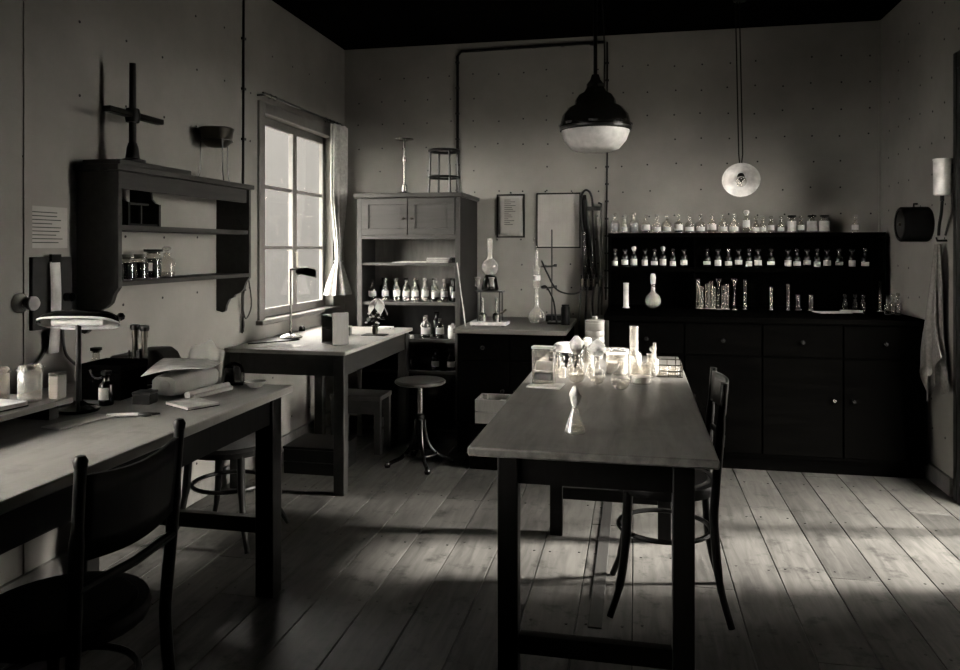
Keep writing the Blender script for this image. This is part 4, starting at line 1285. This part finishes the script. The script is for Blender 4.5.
# ------------------------------------------------------------------ long black bench and bottle rack
RZ = .93
t = thing('long_bench', 'long black cupboard bench under the bottle rack along the back wall', 'bench', (.74, 5.29, 0))
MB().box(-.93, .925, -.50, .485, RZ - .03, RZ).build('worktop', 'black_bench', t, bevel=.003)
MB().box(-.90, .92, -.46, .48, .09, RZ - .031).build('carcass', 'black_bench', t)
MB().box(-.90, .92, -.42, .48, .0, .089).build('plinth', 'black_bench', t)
MB().box(-.916, -.9005, -.455, .48, .0, RZ - .031).build('end_panel', 'lit_panel', t)  # pale side of the black bench, the light on it painted in
for k in range(4):
    a = -.895 + k * .454; b = a + .446
    D_ = MB().box(a, b, -.475, -.461, .70, RZ - .04).build('drawer', 'black_bench', t, bevel=.003)
    MB().lathe([(0, 0), (.01, 0), (.008, .012), (.013, .02), (.01, .026), (0, .027)], 12, ((a + b) / 2, -.475, .79), Matrix.Rotation(R(90), 4, 'X')).build('knob', 'dull_black', D_)
    D_ = MB().box(a, b, -.475, -.461, .11, .69).build('door', 'black_bench', t, bevel=.003)
    MB().lathe([(0, 0), (.01, 0), (.008, .012), (.013, .02), (.01, .026), (0, .027)], 12, (a + .05 if k % 2 else b - .05, -.475, .45), Matrix.Rotation(R(90), 4, 'X')).build('knob', 'steel' if k == 2 else 'dull_black', D_)
RK = RZ + .0004
t = thing('bottle_rack', 'black two tier bottle rack standing on the long bench', 'rack', (.74, 5.64, RK))
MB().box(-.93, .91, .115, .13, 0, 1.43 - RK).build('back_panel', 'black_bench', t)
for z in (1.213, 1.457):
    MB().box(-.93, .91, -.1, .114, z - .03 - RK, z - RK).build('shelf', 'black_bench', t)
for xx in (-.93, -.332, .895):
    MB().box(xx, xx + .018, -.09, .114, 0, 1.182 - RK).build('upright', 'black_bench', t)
    MB().box(xx, xx + .018, -.09, .114, 1.214 - RK, 1.426 - RK).build('upright', 'black_bench', t)


def at_x(px, y):
    u = (px - 480) / 760
    c, s = math.cos(YAW), math.sin(YAW)
    return (u * c - s) / (u * s + c) * y


row1 = [615, 624.6, 634, 646, 656.7, 667, 678.5, 689.5, 700.5, 712, 723, 734, 746.4, 756, 762.8, 771, 781, 792, 801, 812, 824.5, 855]
for k, px in enumerate(row1):
    x_ = at_x(px, 5.60)
    p = (x_, 5.60, 1.4574)
    if k in (0, 2):
        bottle(f'dark filled bottle, {ORD[k]} along the top rack shelf from the wall cable end', 'bottle', p, .031, .115, .011, 'dark bottles on the top rack shelf', glass='glass', stop='glass', liquid=('liquid_dark', .9), n=14)
    elif k == 12:
        bottle('labelled bottle with white ball stopper on the top rack shelf', 'bottle', p, .026, .125, .012, glass='glass', stop='white', paper=(.3, .7, 60), n=14, rz=R(-10))
    elif k in (17, 19, 20):
        bottle(f'broad white labelled bottle, {ORD[k]} along the top rack shelf from the wall cable end', 'bottle', p, .033 if k != 17 else .027, .105, .018, 'broad white labelled bottles on the top rack shelf', glass='glass_bright', stop='black', paper=(.08, .75, 85), n=14, rz=R(-15))
    else:
        big = k < 12
        bottle(f'clear stoppered bottle, {ORD[k]} along the top rack shelf from the wall cable end', 'bottle', p, .030 if big and k != 1 else .021, .10 if big else .085, .011, 'clear bottles on the top rack shelf', glass='glass',
               stop='glass', paper=(.12, .42, 75) if k % 3 else (.2, .6, 75), liquid=('liquid_dark', .35) if 2 < k < 9 else None, n=14, rz=R(-10))
row2 = [615, 625, 634, 645, 654.6, 663, 673, 684, 707, 718, 728.6, 738.6, 749, 758, 771, 788, 797, 807, 817, 827, 839, 852, 865]
for k, px in enumerate(row2):
    p = (at_x(px, 5.59), 5.59, 1.2134)
    if k in (2, 5):
        bottle(f'dark bottle with white knob stopper, {ORD[k]} along the lower rack shelf from the cable end', 'bottle', p, .024, .115, .010, 'white stoppered bottles on the lower rack shelf', glass='brown_glass', stop='white', paper=(.12, .5, 70), n=14, rz=R(-8))
    else:
        bottle(f'black white labelled bottle, {ORD[k]} along the lower rack shelf from the wall cable', 'bottle', p, .026 if k % 3 else .023, .10 + .012 * (k % 2), .010, 'white labelled bottles on the lower rack shelf', glass='brown_glass', stop='black' if k % 2 else 'glass',
               paper=(.1 + .05 * (k % 3), .42 + .04 * (k % 2), 62), n=14, rz=R(-8))

# glassware standing on the bench under the rack
t = thing('round_flask', 'round flask with paper wrapped neck on the long black bench', 'flask', (at_x(653, 5.42), 5.42, RK))
MB().lathe([(0, 0), (.02, .001), (.046, .02), (.055, .052), (.046, .085), (.02, .108), (.013, .12), (.013, .2), (.011, .2), (.011, .118), (.044, .083), (.052, .052), (.02, .005), (0, .004)], 24).build('body', 'glass_bright', t)
MB().lathe([(.0145, .17), (.016, .172), (.02, .215), (.014, .24), (0, .242)], 12).build('paper_wrap', 'paper', t)
t = thing('white_cylinder', 'tall white cylinder on the long bench beneath the bottle rack', 'cylinder', (at_x(626, 5.42), 5.42, RK))
MB().lathe([(0, 0), (.024, 0), (.024, .006), (.018, .01), (.018, .17), (.02, .175), (.015, .175), (.015, .012), (0, .012)], 18).build('body', 'opal_glass', t)
tubes = [(698, .02, .2, .013), (701.5, .0, .15, .011), (707, .01, .17, .012), (711, -.01, .19, .012), (714, .02, .15, .010), (723, .0, .16, .011), (727, -.015, .17, .012), (745, .0, .2, .010), (771, -.01, .15, .010), (788, .0, .17, .010), (798, .01, .1, .014), (811, .0, .1, .014)]
for k, (px, dy, h, r) in enumerate(tubes):
    t = thing('measuring_cylinder', f'slender glass cylinder, {ORD[k]} from the paper wrapped flask on the long bench', 'cylinder', (at_x(px, 5.46 + dy), 5.46 + dy, RK), 0, 'slender glass cylinders on the long bench')
    shared(('mc', h, r), lambda: MB().lathe([(r * .4, .008), (r, .012), (r, h), (r * 1.15, h + .003), (r * .85, h), (r * .85, .016), (0, .014)], 14), 'tube', 'glass_bright', t)
    shared(('mf', r), lambda: MB().lathe([(0, 0), (r * 1.5, 0), (r * 1.5, .004), (r * .6, .0079), (0, .0079)], 14), 'foot', 'glass_bright', t)
for k, (px, h) in enumerate(((718.5, .21), (734.5, .21))):
    t = thing('funnel_tube', f'{ORD[k]} stemmed glass funnel from the paper wrapped flask on the long bench', 'funnel', (at_x(px, 5.40), 5.40, RK), 0, 'stemmed funnels on the long bench')
    MB().lathe([(0, 0), (.016, 0), (.016, .004), (.006, .008), (.006, h - .04), (.02, h), (.018, h), (.005, h - .038), (0, h - .038)], 16).build('funnel', 'glass_bright', t)
o = MB().box(-.1, .1, -.07, .07, 0, .003).build('paper_sheets', 'paper', None, (at_x(832, 5.3), 5.3, RK), R(12))
tag(o, 'loose white sheet of paper on the long black bench', 'paper')
o = MB().box(-.06, .06, -.045, .045, 0, .01).build('paper_pad', 'paper', None, (at_x(852, 5.3), 5.32, RK + .0034), R(-5))
tag(o, 'small thick paper pad lying on the loose sheet', 'notepad')
for k, (px, dy) in enumerate(((845, .2), (855, .22), (863, .18))):
    bottle(f'{ORD[k]} small clear vial behind the papers counted towards the right wall', 'vial', (at_x(px, 5.3 + dy), 5.3 + dy, RK), .016, .075, .009, 'clear vials behind the papers', glass='glass_bright', stop='glass', n=12, name='vial')
for k, px in enumerate((888, 893, 898)):
    bottle(f'{ORD[k]} clear bottle of three beside the right wall on the long bench', 'bottle', (at_x(px, 5.2 + .07 * (k % 2)), 5.2 + .07 * (k % 2), RK), .021, .085 + .01 * k, .009, 'clear bottles at the wall end of the long bench', glass='glass_bright', stop='glass', n=14)
t = thing('tall_tube', 'tall thin glass tube on the long bench near the right wall', 'tube', (at_x(880, 5.45), 5.45, RK))
MB().lathe([(0, 0), (.02, 0), (.02, .004), (.008, .008), (.008, .2), (.006, .2), (.006, .01), (0, .01)], 14).build('tube', 'glass_bright', t)

# ------------------------------------------------------------------ right wall: drum, canister with hose, towel
t = thing('wall_drum', 'black drum shaped casing mounted on the right wall', 'drum', (XR, 4.90, 1.49))
mx = Matrix.Rotation(R(-90), 4, 'Y')
MB().lathe([(0, .001), (.095, .001), (.103, .01), (.103, .15), (.097, .158), (.085, .158), (.082, .148), (0, .148)], 40, mtx=mx).build('casing', 'dull_black', t)
MB().lathe([(0, .1485), (.079, .1485), (.079, .151), (0, .152)], 36, mtx=mx).build('face', 'shelf_wood', t)
MB().lathe([(.012, .152), (.01, .165), (0, .166)], 12, mtx=mx).build('boss', 'brass', t)
MB().tube([(-.08, 0, .102), (-.08, 0, .12), (-.06, 0, .12)], .006, 6).build('nipple', 'black_metal', t)

t = thing('irrigator_can', 'enamelled irrigator can hanging high on the right wall', 'can', (XR - .052, 4.555, 1.635))
MB().lathe([(0, 0), (.036, .0), (.044, .006), (.044, .19), (.047, .194), (.047, .2), (.04, .2), (.04, .01), (0, .01)], 30).build('can', 'enamel_white', t)
MB().box(.044, .0515, -.02, .02, .12, .17).build('hook_plate', 'black_metal', t)
MB().tube([(0, 0, 0), (0, 0, -.03)], .011, 8).build('outlet', 'black_metal', t)
MB().tube(spline([(0, 0, -.025), (-.002, .01, -.1), (-.004, .03, -.16), (0, .05, -.215)], 6), .008, 8).build('hose', 'rubber', t)
MB().tube(spline([(.04, -.02, .02), (.04, -.02, -.08), (.035, .01, -.15), (.03, .04, -.215)], 6), .006, 8).build('cord', 'cable', t)

t = thing('towel', 'crumpled grey towel hanging on the right wall below the can', 'towel', (XR - .05, 4.63, .62))
mb = MB()
def tw(u, v):
    # v: 0 bottom .. 1 top ; u around
    a = 2 * PI * u
    z = .75 * v
    wv = .02 + .085 * (1 - v) ** .8 * (1 if v > .12 else 1)
    wx = .012 + .03 * (1 - v) ** .7
    f_ = 1 + .35 * math.sin(6 * a + 4 * v) * (1 - v * .6) + .12 * noise.noise((math.cos(a) * 3, math.sin(a) * 3, v * 6))
    drop = -.10 * math.sin(a * 1.0 + .6) * (1 - v) ** 3 + .06 * math.sin(3 * a) * (1 - v) ** 4
    return (-.005 + wx * f_ * math.cos(a) - .012 * (1 - v), wv * f_ * math.sin(a) + .02 * math.sin(5 * v), z + drop)
mb.grid(tw, 48, 26)
mb.build('cloth', 'towel', t)
MB().tube([(.049, 0, .77), (-.0, 0, .77), (-.005, 0, .79)], .006, 6).build('peg', 'black_metal', t)

# ------------------------------------------------------------------ pendant lamps
t = thing('pendant_lamp', 'large pendant lamp with black dome and white glass bowl', 'pendant lamp', (-.22, 4.345, 1.90))
MB().lathe([(0, 0), (.10, 0), (.135, .012), (.175, .06), (.192, .105), (.19, .115), (.18, .115), (0, .11)], 40).build('glass_bowl', 'opal_glass', t)
MB().lathe([(.196, .11), (.2, .118), (.198, .15), (.185, .2), (.155, .24), (.118, .26), (.114, .285), (.095, .315), (.06, .335), (.05, .345), (.05, .375), (.03, .4), (.02, .43), (0, .43), (0, .42), (.02, .41), (.1, .27), (.18, .19), (.19, .118), (.196, .11)], 40).build('dome', 'black_enamel', t)
MB().lathe([(.199, .112), (.203, .118), (.203, .128), (.199, .132)], 40).build('rim_band', 'black_metal', t)
MB().tube([(.0, 0, .42), (.0, 0, 1.03)], .011, 10).build('rod', 'black_metal', t)
MB().tube(spline([(.05, 0, .36), (.05, 0, .6), (.035, 0, .85), (.0, 0, 1.02)], 6), .004, 6).build('flex', 'cord', t)
MB().lathe([(0, 1.0495), (.055, 1.0495), (.05, 1.02), (.015, 1.005), (0, 1.005)], 20).build('ceiling_rose', 'black_metal', t)
MB().lathe([(.2, .14), (.207, .14), (.207, .152), (.2, .152)], 8, ).build('lug_ring', 'black_metal', t)

t = thing('enamel_pendant', 'small pendant lamp with tilted white enamel shade and bare bulb', 'pendant lamp', (.655, 5.03, 1.80))
tilt = Matrix.Rotation(R(-62), 4, 'X') @ Matrix.Identity(4)
tilt = Matrix.Rotation(R(6), 4, 'Z') @ Matrix.Rotation(R(68), 4, 'X')
# opening faces local +z after tilt towards the room
flip = Matrix.Rotation(R(180), 4, 'X')
M_ = Matrix.Rotation(R(-6), 4, 'Z') @ Matrix.Rotation(R(118), 4, 'X')
MB().lathe([(.112, .05), (.114, .052), (.11, .048), (.07, .02), (.03, .0), (.022, -.012), (.0, -.012)], 36, mtx=M_).build('shade', 'enamel_white', t, solid=.0015)
MB().lathe([(0, -.07), (.02, -.068), (.022, -.02), (.022, .012), (.016, .02), (0, .02)], 16, mtx=M_).build('socket', 'black_enamel', t)
MB().lathe([(.011, .02), (.013, .035), (.03, .06), (.034, .08), (.026, .102), (0, .112)], 18, mtx=M_).build('bulb', 'bulb_glass', t)
MB().lathe([(0, .02), (.005, .02), (.004, .05), (.008, .07), (0, .08)], 8, mtx=M_).build('filament_stem', 'bulb_cap', t)
top = M_ @ Vector((0, 0, -.06))
for dx in (-.012, .012):
    MB().tube([tuple(top), (top.x + dx, top.y, top.z + .12), (top.x + dx - .02, top.y, 1.1), (0, top.y, 1.148)], .004, 6).build('flex', 'cord', t)
MB().lathe([(0, 1.1495), (.045, 1.1495), (.04, 1.125), (0, 1.12)], 18, (0, top.y, 0)).build('ceiling_rose', 'black_metal', t)

# ------------------------------------------------------------------ glassware on the central table
zt = CT + .0004


def cotton_blob(r, h, seed):
    mb = MB()
    def fn(u, v):
        a = 2 * PI * u
        k = math.sin(PI * min(1, .12 + .85 * v)) ** .6
        w = 1 + .45 * noise.noise((math.cos(a) * 1.6 + seed, math.sin(a) * 1.6, v * 4))
        return (r * k * w * math.cos(a), r * k * w * math.sin(a), h * v * (1 + .05 * math.sin(a * 2 + seed)))
    mb.grid(fn, 16, 10)
    i0 = len(mb.v); mb.v += [fn(k / 16, 1) for k in range(16)]; mb.f.append(tuple(range(i0, i0 + 16)))
    return mb


def conical(label, loc, r, h, cot=.05):
    t = thing('conical_flask', label, 'flask', loc)
    MB().lathe([(0, .001), (r * .9, 0), (r, .004), (r * .96, .012), (r * .32, h * .78), (r * .3, h), (r * .36, h + .002), (r * .24, h), (r * .26, h * .78), (r * .9, .012), (r * .85, .004), (0, .004)], 28).build('body', 'glass_bright', t)
    MB().lathe([(0, .0045), (r * .88, .0045), (r * .86, .014), (0, .014)], 24).build('liquid', 'liquid', t)
    if cot:
        cotton_blob(r * .52, cot, 3.1).build('cotton_plug', 'cotton', t, (0, 0, h - .012))
    return t


conical('conical flask plugged with cotton alone at the front of the table', (-.168, 2.185, zt), .03, .088, .058)


def round_flask(label, loc, r, nr, nl, cot, seed):
    t = thing('cotton_plugged_flask' if cot else 'round_flask', label, 'flask', loc)
    c = r * .985
    prof = [(0, .0)]
    for k in range(1, 15):
        a = R(-90 + 165 * k / 14)
        rr, zz = r * math.cos(a), c + r * math.sin(a)
        if zz > c and rr < nr: break
        prof.append((rr, max(zz, 0)))
    zt_ = c + r
    prof += [(nr, zt_ + .004), (nr, zt_ + nl), (nr * 1.2, zt_ + nl + .002), (nr * .8, zt_ + nl), (nr * .85, zt_), (0.001, zt_ - .01)]
    MB().lathe(prof[:-1], 28).build('body', 'glass_bright', t)
    MB().lathe([(0, .003)] + [(r * .94 * math.cos(R(-85 + 85 * k / 7)), c + r * .94 * math.sin(R(-85 + 85 * k / 7))) for k in range(8)] + [(0, c)], 24).build('liquid', 'liquid', t)
    if cot:
        cotton_blob(*cot, seed).build('cotton_plug', 'cotton', t, (0, 0, zt_ + nl - .012))
    return t


round_flask('round flask with tall cotton plug next to the glass specimen jar', (-.225, 3.0, zt), .036, .012, .055, (.026, .068), 1.0)
round_flask('smaller round flask with spreading cotton plug between two larger flasks', (-.144, 2.985, zt), .032, .009, .06, (.033, .062), 5.0)
round_flask('round flask without plug filled with pale liquid beside the cotton plugged ones', (-.052, 2.885, zt), .038, .012, .03, None, 2.0)

o = MB().box(-.065, .065, -.05, .05, 0, .007).build('white_slab', 'paper', None, (-.335, 2.90, zt), R(-6), bevel=.002)
tag(o, 'white slab under the rectangular specimen jar on the table', 'slab')
t = thing('specimen_jar', 'rectangular glass jar with dark specimen standing on the white slab', 'jar', (-.345, 2.925, zt + .0074), R(-6))
mb = MB()
w, d, h, tk = .042, .02, .135, .002
mb.box(-w, w, -d, -d + tk, 0, h).box(-w, w, d - tk, d, 0, h).box(-w, -w + tk, -d + tk, d - tk, 0, h).box(w - tk, w, -d + tk, d - tk, 0, h)
mb.box(-w + tk, w - tk, -d + tk, d - tk, 0, .003)
mb.build('body', 'glass_bright', t)
MB().box(-w - .002, w + .002, -d - .002, d + .002, h + .0002, h + .008).build('lid', 'opal_glass', t)
MB().box(-w + .006, w - .006, -d + .005, d - .005, .012, .042).build('specimen', 'specimen', t, bevel=.006)
MB().box(-w + .012, w - .004, -.003, .003, .05, .085).build('mount', 'paper_aged', t)

t = thing('white_basin', 'white enamel basin upturned on a dark box behind the specimen jar', 'basin', (-.30, 3.42, zt + .0704))
MB().lathe([(0, .035), (.045, .034), (.055, .028), (.07, .004), (.074, 0), (.068, .001), (.052, .022), (0, .027)], 28).build('bowl', 'enamel_white', t)
t = thing('slide_box', 'dark wooden slide box supporting the white basin on the table', 'box', (-.30, 3.42, zt))
MB().box(-.075, .075, -.06, .06, 0, .058).build('body', 'ebony', t, bevel=.002)
MB().box(-.077, .077, -.062, .062, .0582, .07).build('lid', 'ebony', t, bevel=.002)
o = MB().box(-.035, .035, -.09, .09, 0, .012).build('pale_block', 'paper_aged', None, (-.40, 3.50, zt), R(0), bevel=.002)
tag(o, 'pale flat booklet at the table edge behind the specimen jar', 'booklet')

small = [(-.29, 3.10, .016, .06), (-.262, 3.16, .014, .07), (-.315, 3.2, .017, .065), (-.225, 3.22, .016, .06), (-.18, 3.16, .017, .055)]
for k, (xx, yy, r, h) in enumerate(small):
    bottle(f'tiny stoppered vial, {ORD[k]} from the specimen jar towards the wide lidded jar', 'vial', (xx, yy, zt), r, h, r * .5, 'tiny vials on the table', glass='glass_bright', stop='glass', n=14, name='vial')
t = thing('wide_jar', 'wide glass jar with overhanging lid behind the plain round flask', 'jar', (-.075, 3.25, zt))
MB().lathe([(0, 0), (.042, 0), (.045, .006), (.045, .085), (.042, .085), (.042, .008), (0, .005)], 30).build('body', 'glass_bright', t)
MB().lathe([(0, .0855), (.05, .0855), (.052, .09), (.05, .105), (.0, .108)], 30).build('lid', 'glass_bright', t)
MB().lathe([(0, .006), (.041, .006), (.041, .05), (0, .05)], 26).build('contents', 'opal_glass', t)
t = thing('tin_canister', 'ribbed pale tin canister standing at the far end of the table', 'canister', (-.19, 3.70, zt))
MB().lathe([(0, 0), (.04, 0), (.04, .035), (.036, .04), (.036, .07), (.046, .075), (.046, .1), (.044, .103), (.046, .106), (.046, .13), (.044, .133), (.046, .136), (.046, .17), (0, .17)], 30).build('body', 'tin', t)
MB().lathe([(0, .1705), (.047, .1705), (.047, .182), (.015, .186), (.012, .2), (0, .2)], 30).build('lid', 'tin', t)
t = thing('measuring_cylinder', 'tall upright glass measuring cylinder towering over the glassware', 'cylinder', (-.005, 3.58, zt))
MB().lathe([(0, 0), (.032, 0), (.032, .006), (.012, .012), (.019, .02), (.019, .165), (.022, .168), (.0165, .168), (.0165, .022), (0, .016)], 24).build('tube', 'glass_bright', t)
t = thing('beaker', 'glass beaker with pale contents beside the plain round flask', 'beaker', (.022, 3.04, zt))
MB().lathe([(0, 0), (.038, 0), (.041, .005), (.041, .075), (.045, .08), (.039, .078), (.039, .006), (0, .004)], 28).build('body', 'glass_bright', t)
MB().lathe([(0, .005), (.0385, .006), (.0385, .028), (0, .028)], 26).build('contents', 'opal_glass', t)
MB().tube([(.01, 0, .03), (.035, -.01, .1)], .003, 6).build('stirring_rod', 'glass_bright', t)
round_flask('round flask with empty neck tucked behind the glass beaker', (.06, 3.16, zt), .034, .012, .03, None, 4)
conical('small open conical flask behind the glass beaker', (.005, 3.20, zt), .028, .075, 0)
bottle('clear bottle with glass stopper between the wide jar and the wire basket', 'bottle', (.075, 3.30, zt), .024, .08, .01, glass='glass_bright', stop='glass')
bottle('clear bottle near the tall measuring cylinder on the table', 'bottle', (.0, 3.42, zt), .028, .09, .011, glass='glass_bright', stop='glass')
bottle('stoppered flask shaped bottle left of the tin canister', 'bottle', (-.215, 3.52, zt), .03, .085, .012, glass='glass_bright', stop='white')
t = thing('test_tube', 'single upright test tube in a round foot beside the wire basket', 'test tube', (.085, 3.45, zt))
MB().lathe([(0, 0), (.018, 0), (.018, .005), (.006, .01), (.0065, .11), (.005, .11), (.005, .012), (0, .012)], 14).build('tube', 'glass_bright', t)
# wire basket
t = thing('wire_basket', 'low wire basket of small glass dishes at the table edge', 'basket', (.135, 3.28, zt), 0)
bx, by, bh = .055, .085, .05
for z in (.003, .026, bh):
    MB().tube([(-bx, -by, z), (bx, -by, z), (bx, by, z), (-bx, by, z)], .0022, 6, closed=True).build('hoop_wire', 'chrome', t)
for k in range(5):
    yy = -by + 2 * by * k / 4
    MB().tube([(-bx, yy, bh), (-bx, yy, .003), (bx, yy, .003), (bx, yy, bh)], .0018, 6).build('rib_wire', 'chrome', t)
for k in range(3):
    xx = -bx + 2 * bx * (k + .5) / 3
    MB().tube([(xx, -by, bh), (xx, -by, .003), (xx, by, .003), (xx, by, bh)], .0018, 6).build('rib_wire', 'chrome', t)
for i, (xx, yy) in enumerate(((-.022, -.045), (.022, -.03), (-.018, .02), (.022, .04))):
    for k in range(2):
        o = shared('petri', lambda: MB().lathe([(0, 0), (.022, 0), (.023, .002), (.023, .012), (.021, .012), (.021, .0025), (0, .0022)], 20), 'petri_dish', 'glass_bright', None, (.135 + xx, 3.28 + yy, zt + .0054 + .0128 * k))
        tag(o, f'{["bottom", "top"][k]} glass dish of the {ORD[i]} stack from the beaker in the wire basket', 'dish', 'glass dishes in the wire basket')
MB().tube([(.03, -.05, .005), (.028, -.05, .085)], .002, 6).build('handle_wire', 'chrome', t)
